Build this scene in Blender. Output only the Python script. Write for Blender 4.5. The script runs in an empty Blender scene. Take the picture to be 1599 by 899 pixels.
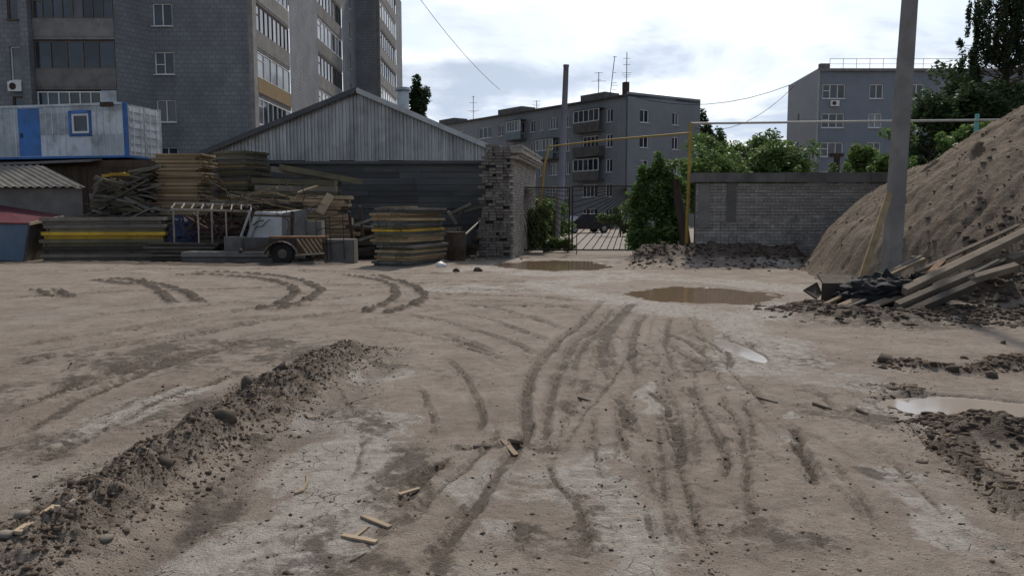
import bpy, math, random
import numpy as np
from mathutils import Vector, Matrix
R = math.radians
S = bpy.context.scene
COL = S.collection
rng = np.random.default_rng(7)
rnd = random.Random(11)

# ---------------------------------------------------------------- camera, sky, sun, exposure
F = 1208.0                      # focal length in pixels of a 1599 pixel wide frame
TH = R(5.6)                     # the camera looks slightly down
EYE = 1.6
cam = bpy.data.cameras.new('camera'); cam.sensor_width = 36; cam.lens = 36 * F / 1599
cam.clip_start = 0.05; cam.clip_end = 9000
co = bpy.data.objects.new('camera', cam); COL.objects.link(co)
co.location = (0, 0, EYE); co.rotation_euler = (math.pi / 2 - TH, 0, 0); S.camera = co

SUN_AZ, SUN_EL = R(13), R(47)   # azimuth to the right of the view, elevation
S.view_settings.view_transform = 'Standard'; S.view_settings.look = 'None'
S.cycles.max_bounces = 5; S.cycles.diffuse_bounces = 3; S.cycles.glossy_bounces = 2; S.cycles.transmission_bounces = 3
S.view_settings.gamma = 1; S.view_settings.exposure = 0.0
W = bpy.data.worlds.new('World'); S.world = W; W.use_nodes = True
wn, wl = W.node_tree.nodes, W.node_tree.links
wn.clear()
def wnode(t, **k):
    n = wn.new(t)
    for a, b in k.items(): setattr(n, a, b)
    return n
def wmath(op, a, b=None):
    n = wnode('ShaderNodeMath', operation=op)
    for i, v in enumerate((a, b)):
        if v is None: continue
        if isinstance(v, (int, float)): n.inputs[i].default_value = v
        else: wl.new(v, n.inputs[i])
    return n.outputs[0]
sky = wnode('ShaderNodeTexSky', sky_type='NISHITA', sun_disc=False)
sky.sun_elevation = SUN_EL; sky.sun_rotation = SUN_AZ
sky.air_density = 1.0; sky.dust_density = 2.0; sky.ozone_density = 1.0
geo = wnode('ShaderNodeTexCoord')
sp = wnode('ShaderNodeSeparateXYZ'); wl.new(geo.outputs['Generated'], sp.inputs[0])
den = wmath('ADD', wmath('MAXIMUM', sp.outputs[2], 0.0), 0.22)
cb = wnode('ShaderNodeCombineXYZ')
wl.new(wmath('DIVIDE', sp.outputs[0], den), cb.inputs[0]); wl.new(wmath('DIVIDE', sp.outputs[1], den), cb.inputs[1])
n1 = wnode('ShaderNodeTexNoise'); n1.inputs['Scale'].default_value = 1.2; n1.inputs['Detail'].default_value = 6
n1.inputs['Roughness'].default_value = 0.58; n1.inputs['Distortion'].default_value = 0.5
mp = wnode('ShaderNodeMapping'); mp.inputs['Location'].default_value = (3.1, 7.7, 0.0); wl.new(cb.outputs[0], mp.inputs[0])
wl.new(mp.outputs[0], n1.inputs['Vector'])
n2 = wnode('ShaderNodeTexNoise'); n2.inputs['Scale'].default_value = 1.5; n2.inputs['Detail'].default_value = 5
n2.inputs['Roughness'].default_value = 0.55
mp2 = wnode('ShaderNodeMapping'); mp2.inputs['Location'].default_value = (11.3, 2.4, 0.0); wl.new(cb.outputs[0], mp2.inputs[0])
wl.new(mp2.outputs[0], n2.inputs['Vector'])
cov = wnode('ShaderNodeMapRange'); cov.interpolation_type = 'SMOOTHSTEP'
cov.inputs[1].default_value = 0.37; cov.inputs[2].default_value = 0.56; wl.new(n1.outputs[0], cov.inputs[0])
shade = wnode('ShaderNodeMapRange'); shade.interpolation_type = 'SMOOTHSTEP'
shade.inputs[1].default_value = 0.40; shade.inputs[2].default_value = 0.66
shade.inputs[3].default_value = 0.0; shade.inputs[4].default_value = 1.0; wl.new(n2.outputs[0], shade.inputs[0])
bw = wnode('ShaderNodeRGBToBW'); wl.new(sky.outputs[0], bw.inputs[0])
lum = wmath('ADD', wmath('MULTIPLY', bw.outputs[0], 0.68), 2.2)      # clouds are brightest where the sky itself is
cramp = wnode('ShaderNodeMix', data_type='RGBA'); wl.new(shade.outputs[0], cramp.inputs[0])
cramp.inputs[6].default_value = (0.58, 0.67, 0.82, 1); cramp.inputs[7].default_value = (1.40, 1.45, 1.50, 1)
cl = wnode('ShaderNodeVectorMath', operation='SCALE'); wl.new(cramp.outputs[2], cl.inputs[0]); wl.new(lum, cl.inputs['Scale'])
mx = wnode('ShaderNodeMix', data_type='RGBA'); wl.new(cov.outputs[0], mx.inputs[0]); wl.new(sky.outputs[0], mx.inputs[6]); wl.new(cl.outputs[0], mx.inputs[7])
bg = wnode('ShaderNodeBackground'); bg.inputs['Strength'].default_value = 0.128; wl.new(mx.outputs[2], bg.inputs['Color'])
wl.new(bg.outputs[0], wnode('ShaderNodeOutputWorld').inputs[0])
sl = bpy.data.lights.new('sun', 'SUN'); sl.energy = 3.1; sl.angle = R(2.5); sl.color = (1.0, 0.90, 0.77)
so = bpy.data.objects.new('sun', sl); COL.objects.link(so)
SUNV = Vector((math.sin(SUN_AZ) * math.cos(SUN_EL), math.cos(SUN_AZ) * math.cos(SUN_EL), math.sin(SUN_EL)))
so.rotation_euler = SUNV.to_track_quat('Z', 'Y').to_euler(); so.location = (20, 20, 40)

# ---------------------------------------------------------------- helpers
def at(px, py, Y):
    """world point at depth Y for a place measured on the photograph"""
    u = (px - 799.5) / F; v = (449.5 - py) / F
    t = Y / (math.cos(TH) + v * math.sin(TH))
    return Vector((u * t, Y, EYE + t * (v * math.cos(TH) - math.sin(TH))))
def ground_at(px, py):
    u = (px - 799.5) / F; v = (449.5 - py) / F
    dz = v * math.cos(TH) - math.sin(TH)
    t = -EYE / dz
    return (u * t, t * (math.cos(TH) + v * math.sin(TH)))
def tag(o, label=None, cat=None, group=None, kind=None):
    if label: o['label'] = label
    if cat: o['category'] = cat
    if group: o['group'] = group
    if kind: o['kind'] = kind
    return o
def empty(name, loc=(0, 0, 0), rz=0.0, label=None, cat=None, group=None):
    o = bpy.data.objects.new(name, None); COL.objects.link(o)
    o.location = loc; o.rotation_euler = (0, 0, rz); o.empty_display_size = 0.2
    return tag(o, label, cat, group)
def link(name, me, parent=None, mat=None):
    o = bpy.data.objects.new(name, me); COL.objects.link(o)
    if mat is not None and len(me.materials) == 0: me.materials.append(mat)
    if parent is not None: o.parent = parent
    return o
BOXF = [(0, 3, 2, 1), (4, 5, 6, 7), (0, 1, 5, 4), (1, 2, 6, 5), (2, 3, 7, 6), (3, 0, 4, 7)]
class MB:
    def __init__(s): s.v = []; s.f = []
    def add(s, vs, fs):
        n = len(s.v); s.v += [tuple(p) for p in vs]; s.f += [tuple(i + n for i in f) for f in fs]; return s
    def box(s, c, d, rot=None):
        hx, hy, hz = d[0] / 2, d[1] / 2, d[2] / 2
        P = [Vector(q) for q in ((-hx, -hy, -hz), (hx, -hy, -hz), (hx, hy, -hz), (-hx, hy, -hz), (-hx, -hy, hz), (hx, -hy, hz), (hx, hy, hz), (-hx, hy, hz))]
        if rot is not None: P = [rot @ q for q in P]
        c = Vector(c)
        return s.add([q + c for q in P], BOXF)
    def span(s, x0, x1, y0, y1, z0, z1):
        return s.box(((x0 + x1) / 2, (y0 + y1) / 2, (z0 + z1) / 2), (abs(x1 - x0), abs(y1 - y0), abs(z1 - z0)))
    def beam(s, a, b, w, h, up=(0, 0, 1), ext=0.0):
        a = Vector(a); b = Vector(b); d = (b - a); L = d.length + ext; d.normalize()
        up = Vector(up); side = d.cross(up)
        if side.length < 1e-4: side = d.cross(Vector((1, 0, 0)))
        side.normalize(); u2 = side.cross(d)
        M = Matrix((d, -side, u2)).transposed()
        return s.box((a + b) / 2, (L, w, h), M)
    def tube(s, pts, r, n=8, cap=True):
        pts = [Vector(p) for p in pts]; rs = r if isinstance(r, (list, tuple)) else [r] * len(pts)
        vs = []; fs = []; ref = None
        for i, p in enumerate(pts):
            d = (pts[min(i + 1, len(pts) - 1)] - pts[max(i - 1, 0)]).normalized()
            if ref is None: ref = Vector((0, 0, 1)) if abs(d.z) < 0.9 else Vector((1, 0, 0))
            a = d.cross(ref).normalized(); b = a.cross(d).normalized(); ref = b
            for k in range(n):
                t = 2 * math.pi * k / n
                vs.append(p + (a * math.cos(t) + b * math.sin(t)) * rs[i])
        for i in range(len(pts) - 1):
            for k in range(n):
                q = (k + 1) % n
                fs.append((i * n + k, i * n + q, (i + 1) * n + q, (i + 1) * n + k))
        if cap:
            fs.append(tuple(range(n))); m = (len(pts) - 1) * n
            fs.append(tuple(m + k for k in reversed(range(n))))
        return s.add(vs, fs)
    def quad(s, a, b, c, d): return s.add([a, b, c, d], [(0, 1, 2, 3)])
    def slab(s, pts, th):
        """polygon given counter-clockwise seen from outside, thickened backwards along its normal"""
        P = [Vector(p) for p in pts]; nrm = (P[1] - P[0]).cross(P[-1] - P[0]).normalized(); n = len(P)
        Q = [p - nrm * th for p in P]
        fs = [tuple(range(n)), tuple(n + k for k in reversed(range(n)))]
        for k in range(n):
            q = (k + 1) % n; fs.append((k, n + k, n + q, q))
        return s.add(P + Q, fs)
    def mesh(s, name, mat=None, smooth=False):
        me = bpy.data.meshes.new(name); me.from_pydata(s.v, [], s.f)
        if mat is not None: me.materials.append(mat)
        if smooth: me.polygons.foreach_set('use_smooth', [True] * len(me.polygons))
        me.update(); return me
    def build(s, name, mat=None, parent=None, smooth=False):
        return link(name, s.mesh(name, mat, smooth), parent)
def npmesh(name, V, Fq, mat=None, smooth=False):
    V = np.asarray(V, np.float32); Fq = np.asarray(Fq, np.int32); k = Fq.shape[1]
    me = bpy.data.meshes.new(name)
    me.vertices.add(len(V)); me.vertices.foreach_set('co', V.ravel())
    me.loops.add(Fq.size); me.loops.foreach_set('vertex_index', Fq.ravel())
    me.polygons.add(len(Fq)); me.polygons.foreach_set('loop_start', np.arange(0, Fq.size, k, dtype=np.int32))
    if smooth: me.polygons.foreach_set('use_smooth', np.ones(len(Fq), bool))
    if mat is not None: me.materials.append(mat)
    me.update(calc_edges=True); me.validate(); return me

# ---------------------------------------------------------------- materials
class NT:
    def __init__(s, name):
        s.m = bpy.data.materials.new(name); s.m.use_nodes = True
        s.n, s.l = s.m.node_tree.nodes, s.m.node_tree.links
        s.b = s.n['Principled BSDF']
    def new(s, t, **k):
        n = s.n.new(t)
        for a, b in k.items(): setattr(n, a, b)
        return n
    def link(s, a, b): s.l.new(a, b)
    def setin(s, node, key, v):
        if isinstance(v, (int, float)): node.inputs[key].default_value = v
        elif isinstance(v, tuple): node.inputs[key].default_value = v if len(v) != 3 or node.inputs[key].type != 'RGBA' else (*v, 1)
        else: s.l.new(v, node.inputs[key])
    def math(s, op, a, b=0.0, c=None, clamp=False):
        n = s.new('ShaderNodeMath', operation=op, use_clamp=clamp)
        s.setin(n, 0, a); s.setin(n, 1, b)
        if c is not None: s.setin(n, 2, c)
        return n.outputs[0]
    def mix(s, f, a, b, blend='MIX'):
        n = s.new('ShaderNodeMix', data_type='RGBA', blend_type=blend)
        s.setin(n, 0, f)
        for k, v in ((6, a), (7, b)):
            if isinstance(v, tuple): n.inputs[k].default_value = (*v[:3], 1)
            else: s.l.new(v, n.inputs[k])
        return n.outputs[2]
    def coord(s, scale=(1, 1, 1), which='Object'):
        c = s.new('ShaderNodeTexCoord'); m = s.new('ShaderNodeMapping'); m.inputs['Scale'].default_value = scale
        s.l.new(c.outputs[which], m.inputs[0]); return m.outputs[0]
    def noise(s, vec, scale, detail=5, rough=0.55, dist=0.0):
        n = s.new('ShaderNodeTexNoise'); n.inputs['Scale'].default_value = scale; n.inputs['Detail'].default_value = detail
        n.inputs['Roughness'].default_value = rough; n.inputs['Distortion'].default_value = dist
        s.l.new(vec, n.inputs['Vector']); return n.outputs[0]
    def ramp(s, v, a, b, lo=0.0, hi=1.0):
        n = s.new('ShaderNodeMapRange'); n.interpolation_type = 'SMOOTHSTEP'
        s.setin(n, 0, v); n.inputs[1].default_value = a; n.inputs[2].default_value = b
        n.inputs[3].default_value = lo; n.inputs[4].default_value = hi; return n.outputs[0]
    def bump(s, h, strength, dist, prev=None):
        n = s.new('ShaderNodeBump'); n.inputs['Strength'].default_value = strength; n.inputs['Distance'].default_value = dist
        s.l.new(h, n.inputs['Height'])
        if prev is not None: s.l.new(prev, n.inputs['Normal'])
        return n.outputs[0]
MATS = {}
def mat(name, c1, c2, scale=3.0, rough=0.85, bump=0.3, bdist=0.01, stretch=(1, 1, 1), rnd_amt=0.25, metallic=0.0, dirt=None, dirt_amt=0.5, detail=6):
    """two-tone noisy surface with grain, relief and a tone of its own for each piece"""
    if name in MATS: return MATS[name]
    t = NT(name); v = t.coord(stretch)
    n = t.noise(v, scale, detail, 0.6); fine = t.noise(v, scale * 7, 4, 0.6)
    col = t.mix(t.ramp(n, 0.3, 0.7), c1, c2)
    if dirt is not None:
        d = t.noise(t.coord(), 1.1 + scale * 0.2, 6, 0.65, 0.4)
        col = t.mix(t.ramp(d, 0.45, 0.7, 0, dirt_amt), col, dirt)
    gi = t.new('ShaderNodeNewGeometry'); oi = t.new('ShaderNodeObjectInfo')
    rr = t.math('FRACT', t.math('ADD', gi.outputs['Random Per Island'], oi.outputs['Random']))
    hv = t.new('ShaderNodeHueSaturation'); t.link(col, hv.inputs['Color'])
    t.link(t.math('MULTIPLY_ADD', rr, 2 * rnd_amt, 1 - rnd_amt), hv.inputs['Value'])
    t.link(hv.outputs[0], t.b.inputs['Base Color'])
    t.setin(t.b, 'Roughness', t.ramp(fine, 0.3, 0.7, max(0.05, rough - 0.1), min(1, rough + 0.08)))
    t.b.inputs['Metallic'].default_value = metallic
    t.b.inputs['Specular IOR Level'].default_value = 0.3
    if bump: t.link(t.bump(t.math('ADD', n, t.math('MULTIPLY', fine, 0.5)), bump, bdist), t.b.inputs['Normal'])
    MATS[name] = t.m; return t.m
# ---------------------------------------------------------------- the ground of the yard
_tab = rng.random((256, 256)).astype(np.float32)
def vnoise(x, y):
    xi = np.floor(x).astype(int); yi = np.floor(y).astype(int); fx = x - xi; fy = y - yi
    fx = fx * fx * (3 - 2 * fx); fy = fy * fy * (3 - 2 * fy)
    a = _tab[xi & 255, yi & 255]; b = _tab[(xi + 1) & 255, yi & 255]; c = _tab[xi & 255, (yi + 1) & 255]; d = _tab[(xi + 1) & 255, (yi + 1) & 255]
    return (a * (1 - fx) + b * fx) * (1 - fy) + (c * (1 - fx) + d * fx) * fy
def fbm(x, y, sc, octv=4, rough=0.5):
    z = 0; amp = 1; tot = 0
    for k in range(octv):
        z = z + amp * vnoise(x * sc + 17.3 * k, y * sc + 5.1 * k); tot += amp; amp *= rough; sc *= 2.03
    return z / tot                        # 0..1
def smooth(a, b, v):
    t = np.clip((v - a) / (b - a), 0, 1); return t * t * (3 - 2 * t)
def poly(pxs):
    """polyline on the ground from places measured on the photograph, densified as a smooth curve"""
    P = np.array([ground_at(*p) for p in pxs]); n = len(P)
    if n < 3: return P
    out = []
    for i in range(n - 1):
        p0 = P[max(i - 1, 0)]; p1 = P[i]; p2 = P[i + 1]; p3 = P[min(i + 2, n - 1)]
        for t in np.linspace(0, 1, 5)[:-1]:
            out.append(0.5 * (2 * p1 + (p2 - p0) * t + (2 * p0 - 5 * p1 + 4 * p2 - p3) * t * t + (3 * p1 - p0 - 3 * p2 + p3) * t ** 3))
    out.append(P[-1]); return np.array(out)
def dist_to(P, x, y, pad):
    """distance, signed side offset and run along a polyline, for the points near it (others: far)"""
    d = np.full(x.shape, 99.0, np.float32); sd = np.zeros_like(d); run = np.zeros_like(d); end = np.zeros_like(d)
    box = np.flatnonzero((x > P[:, 0].min() - pad) & (x < P[:, 0].max() + pad) & (y > P[:, 1].min() - pad) & (y < P[:, 1].max() + pad))
    if box.size == 0: return d, sd, run, end
    X = x[box]; Y = y[box]; bd = np.full(X.shape, 99.0, np.float32); bs = np.zeros_like(bd); br = np.zeros_like(bd); s0 = 0.0
    for a, b in zip(P[:-1], P[1:]):
        e = b - a; L = float(np.hypot(*e)) + 1e-9; e = e / L
        k = np.flatnonzero((X > min(a[0], b[0]) - pad) & (X < max(a[0], b[0]) + pad) & (Y > min(a[1], b[1]) - pad) & (Y < max(a[1], b[1]) + pad))
        if k.size:
            xx, yy = X[k] - a[0], Y[k] - a[1]; t = np.clip(xx * e[0] + yy * e[1], 0, L)
            qx = xx - e[0] * t; qy = yy - e[1] * t; dd = np.hypot(qx, qy); m = dd < bd[k]; km = k[m]
            bd[km] = dd[m]; bs[km] = (e[0] * qy - e[1] * qx)[m]; br[km] = s0 + t[m]
        s0 += L
    d[box] = bd; sd[box] = np.sign(bs) * bd; run[box] = br; end[box] = np.minimum(br, s0 - br)
    return d, sd, run, end
# ruts: places on the photograph, half width in metres, depth, tread depth, dark tone painted in the rut for mud and shadow
RUTS = [
 ([(944,464),(906,508),(873,535),(840,573),(824,606),(820,639),(824,672),(807,699),(763,759),(735,805),(690,860),(650,910)], .040, .040, .0, .75),
 ([(960,475),(933,513),(900,535),(884,557),(875,590)], .045, .035, .0, .7),
 ([(993,469),(960,502),(944,530),(940,562),(943,585)], .085, .045, .010, .8),
 ([(971,480),(949,513),(905,551),(895,590)], .035, .03, .0, .6),
 ([(1009,486),(988,524),(985,562),(996,578)], .045, .035, .0, .7),
 ([(900,608),(884,636),(898,650),(873,661)], .035, .035, .0, .85),
 ([(690,555),(709,571),(736,606),(752,639),(750,672),(742,695)], .028, .026, .0, .65),
 ([(640,595),(657,612),(673,639),(676,672),(665,699)], .026, .022, .006, .6),
 ([(960,605),(966,617),(974,644),(985,670),(996,690)], .050, .04, .010, .9),
 ([(966,640),(968,680),(978,712),(990,735)], .022, .03, .0, .9),
 ([(1004,595),(1037,633),(1058,677),(1059,726),(1040,754)], .042, .035, .012, .85),
 ([(1020,595),(1048,644),(1051,688)], .018, .018, .0, .55),
 ([(1068,590),(1097,639),(1119,683),(1133,721),(1136,752),(1165,768)], .030, .030, .008, .75),
 ([(1163,605),(1171,655),(1176,699),(1176,737)], .028, .022, .008, .6),
 ([(1205,650),(1237,666),(1253,705),(1267,743),(1272,786)], .036, .040, .012, .95),
 ([(1262,800),(1280,850),(1300,905)], .03, .02, .008, .55),
 ([(838,700),(867,748),(896,792),(908,836),(922,905)], .024, .026, .0, .8),
 ([(985,760),(997,780),(1010,809),(1031,891)], .026, .032, .0, .9),
 ([(845,787),(818,836),(791,905)], .032, .028, .0, .7),
 ([(800,820),(760,860),(742,899)], .022, .022, .0, .6),
 ([(1133,803),(1137,874)], .028, .028, .008, .8), ([(1090,860),(1130,905)], .025, .02, .0, .7),
 ([(741,694),(676,737),(621,787),(577,825)], .045, .035, .012, .75), ([(709,705),(650,750),(596,800)], .04, .03, .010, .65),
 ([(640,700),(600,740),(585,780)], .03, .02, .0, .6),
 ([(681,516),(730,535),(774,551),(802,550)], .055, .03, .0, .8), ([(640,500),(709,488),(774,502),(829,524),(862,538)], .05, .028, .0, .6),
 ([(690,470),(752,475),(818,491),(878,513)], .05, .025, .0, .55), ([(774,486),(845,502),(884,517)], .045, .025, .0, .6), ([(615,486),(698,502),(796,535),(840,560)], .05, .028, .0, .6),
 ([(560,505),(650,520),(740,545),(800,570)], .05, .022, .0, .5), ([(620,465),(760,468),(880,478),(930,490)], .07, .02, .0, .4),
 ([(1037,535),(1080,562),(1141,580)], .045, .028, .0, .85), ([(1020,513),(1070,535),(1124,571)], .04, .025, .0, .8), ([(1060,515),(1100,530),(1140,560)], .04, .025, .0, .8),
 ([(1132,515),(1138,550),(1143,582)], .045, .05, .0, .85), ([(1168,524),(1179,562),(1200,578)], .075, .05, .0, .85),
 ([(1206,650),(1288,694),(1343,732)], .025, .016, .0, .4), ([(1152,612),(1233,633),(1343,645)], .03, .02, .0, .6),
 ([(960,583),(1042,578),(1103,581),(1150,590)], .025, .02, .0, .75), ([(930,520),(1000,540),(1040,560)], .03, .02, .0, .55),
 ([(1300,595),(1400,655),(1500,735),(1620,850)], .04, .03, .010, .45), ([(1240,590),(1330,650),(1400,690)], .03, .02, .0, .5),
 ([(985,470),(930,525),(882,575),(862,610),(858,650),(848,690),(832,715)], .032, .03, .0, .7), ([(1004,595),(990,572),(986,540),(1003,496)], .035, .03, .0, .65), ([(1075,601),(1050,575),(1040,535),(1048,492)], .03, .026, .0, .65),
 ([(1205,650),(1178,612),(1150,588)], .028, .024, .0, .65), ([(960,605),(944,583),(936,545),(955,500)], .03, .026, .0, .6), ([(1120,605),(1150,660),(1165,720),(1172,790),(1180,870)], .024, .02, .008, .6),
 ([(930,470),(800,462),(650,458),(500,468),(330,490),(150,520),(-20,545)], .085, .042, .0, .9), ([(930,478),(800,476),(650,476),(500,490),(330,512),(150,542),(-20,572)], .085, .042, .0, .9),
 ([(860,440),(700,441),(520,447),(350,452),(180,457),(-20,470)], .10, .05, .0, .9), ([(820,425),(650,428),(480,423),(300,420),(100,424)], .11, .05, .0, .9), ([(880,455),(740,452),(600,450),(450,462),(300,480),(120,492)], .09, .04, .0, .8),
 ([(1000,690),(1010,740),(1040,800),(1085,870),(1110,910)], .022, .02, .0, .6), ([(930,640),(925,690),(940,740),(965,790)], .022, .02, .0, .6), ([(780,640),(770,690),(720,740),(660,790),(610,850)], .026, .02, .006, .55),
 ([(1350,690),(1430,760),(1520,850)], .024, .02, .008, .55), ([(1280,700),(1340,780),(1400,880)], .022, .018, .0, .5), ([(520,600),(560,660),(560,720),(520,790)], .022, .016, .0, .45),
 ([(850,720),(815,795),(775,905)], .15, .0, .016, .10), ([(912,715),(948,800),(985,905)], .15, .0, .010, .08), ([(775,735),(720,775)], .12, .0, .014, .1),
 ([(0,690),(90,640),(200,590),(330,545),(450,515)], .07, .03, .02, .6), ([(0,640),(120,595),(250,550),(360,525),(480,505)], .07, .025, .02, .55),
 ([(0,750),(120,690),(260,620),(390,575)], .06, .025, .02, .55), ([(30,590),(150,560),(280,525),(420,500)], .08, .02, .015, .5), ([(-40,660),(100,610),(240,565),(350,540)], .05, .02, .018, .5),
 ([(0,560),(150,530),(330,500),(480,490)], .08, .02, .0, .45), ([(0,720),(150,650),(300,590)], .05, .02, .015, .5), ([(0,800),(100,750),(210,705)], .05, .02, .01, .45),
 ([(420,520),(560,500),(700,480),(840,470)], .06, .02, .0, .4), ([(330,470),(480,476),(620,470),(760,450)], .08, .02, .0, .35), ([(650,430),(800,436),(900,446)], .08, .02, .0, .35),
 ([(205,710),(270,683),(340,655),(372,610),(395,580)], .022, .05, .0, 1.0),  # crack shadow, cut as a groove and painted fully dark
]
# lugs of wheel tracks that press dark soil up: places, half width
LUGS = [
 ([(255,431),(340,431),(420,440),(460,455),(440,472),(390,486)], .13),
 ([(300,425),(420,431),(492,449),(488,464),(425,486)], .12),
 ([(530,430),(600,441),(619,458),(602,473),(560,490)], .11),
 ([(580,430),(638,444),(659,461),(645,474),(590,492)], .12),
 ([(130,440),(195,436),(240,450),(272,478)], .13), ([(220,440),(275,452),(318,476)], .12),
 ([(48,453),(80,464)], .10), ([(85,453),(114,468)], .12), ([(150,438),(205,445),(240,441)], .16),
 ([(1095,540),(1120,560)], .06),
]
PALE = [  # dried pale crust, and broad pale ground by the puddles: places, half width
 ([(600,655),(540,720),(500,800),(440,860),(340,899)], .30), ([(480,660),(600,650)], .16), ([(300,880),(420,830)], .22),
 ([(850,720),(815,790),(775,905)], .19), ([(915,715),(950,800),(985,905)], .21), ([(775,735),(715,780)], .14),
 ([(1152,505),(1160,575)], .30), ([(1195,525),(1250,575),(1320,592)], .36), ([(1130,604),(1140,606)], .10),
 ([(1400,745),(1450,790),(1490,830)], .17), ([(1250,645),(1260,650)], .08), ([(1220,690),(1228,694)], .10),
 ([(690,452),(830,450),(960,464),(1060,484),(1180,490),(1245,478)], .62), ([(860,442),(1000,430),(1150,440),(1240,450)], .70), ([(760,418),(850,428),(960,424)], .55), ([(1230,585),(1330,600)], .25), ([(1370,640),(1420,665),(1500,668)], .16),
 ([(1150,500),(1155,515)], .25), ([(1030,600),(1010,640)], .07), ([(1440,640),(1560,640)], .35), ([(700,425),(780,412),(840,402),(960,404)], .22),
 ([(1180,415),(1260,418)], .20), ([(560,590),(620,585)], .2), ([(220,640),(300,610)], .25), ([(100,680),(180,650)], .2),
]
DARK = [ # dark wet mud
 ([(-60,620),(120,585),(300,555),(420,560)], .8), ([(0,720),(150,660),(280,640)], .45), ([(560,640),(640,720),(600,790)], .22), ([(980,560),(1100,570)], .35), ([(1250,560),(1350,600)], .3), ([(1290,870),(1420,850)], .25), ([(700,850),(690,899)], .12),
 ([(90,560),(230,545),(380,530),(520,548)], .55), ([(20,600),(150,580)], .4), ([(600,570),(660,580)], .25), ([(890,600),(930,610)], .3),
 ([(740,695),(820,700),(960,700)], .11), ([(600,760),(520,840),(470,899)], .18), ([(1090,690),(1120,700)], .1), ([(1225,665),(1215,690)], .12),
 ([(1350,745),(1450,775)], .10), ([(1560,790),(1640,850)], .3), ([(1270,605),(1330,650),(1260,640)], .18), ([(280,830),(380,745),(470,680)], .13),
 ([(1500,735),(1560,780)], .2), ([(1060,800),(1140,790),(1260,850)], .12), ([(1080,745),(1120,760)], .1), ([(800,415),(900,418)], .6), ([(1290,505),(1600,512)], .4),
 ([(560,870),(640,780)], .14), ([(860,780),(880,899)], .10),
]
# puddles: outline centre, half sizes in metres, turn
def gp(px, py): return ground_at(px, py)
PUDDLES = [('puddle', gp(1092, 459), 1.45, 1.55, 0.0, 'muddy_deep'), ('puddle', gp(872, 413), 1.75, 2.3, 0.0, 'muddy_deep'),
           ('puddle', gp(1505, 636), 0.60, 0.42, -0.12, 'muddy_shine'), ('puddle', gp(1155, 545), 0.16, 0.85, 0.06, 'muddy_shine')]
for _k in range(12):        # fainter older tracks fanning out from the gate
    _s = rnd.uniform(925, 1090); _b = rnd.uniform(520, 1480); _j = rnd.uniform(-12, 12)
    _p = [(_s, 482), (_s + (_b - _s) * .10 + _j, 540), (_s + (_b - _s) * .30 + _j, 630), (_s + (_b - _s) * .62, 760), (_b, 905)]
    _a = rnd.choice((0, 0, 1, 2)); _p = _p[_a:_a + rnd.choice((3, 3, 4))]
    RUTS.append((_p, rnd.uniform(.018, .03), rnd.uniform(.010, .016), rnd.choice((0, .006, .009)), rnd.uniform(.3, .65)))
RUT_P = [(poly(p), w, dp, td, dk) for p, w, dp, td, dk in RUTS]
LUG_P = [(poly(p), w) for p, w in LUGS]
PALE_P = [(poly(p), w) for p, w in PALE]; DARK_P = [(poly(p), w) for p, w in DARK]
WIND = poly([(-160,990),(-20,905),(110,828),(250,742),(380,660),(470,600),(545,553),(575,540)])
RIDGES = [(poly([(1375,567),(1450,577),(1540,580),(1640,562),(1760,600)]), .16, .09), (poly([(1490,655),(1560,690),(1680,700),(1760,790)]), .26, .17),
          (poly([(1255,478),(1300,492),(1400,498),(1500,492),(1640,505)]), .45, .16), (poly([(1400,600),(1480,690),(1560,760),(1640,800)]), .10, .03),
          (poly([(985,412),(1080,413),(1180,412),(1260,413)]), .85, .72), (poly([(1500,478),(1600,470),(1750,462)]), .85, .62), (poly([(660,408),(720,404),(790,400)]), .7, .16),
          (poly([(-60,412),(150,411),(350,416),(560,415)]), .5, .08)]
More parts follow.
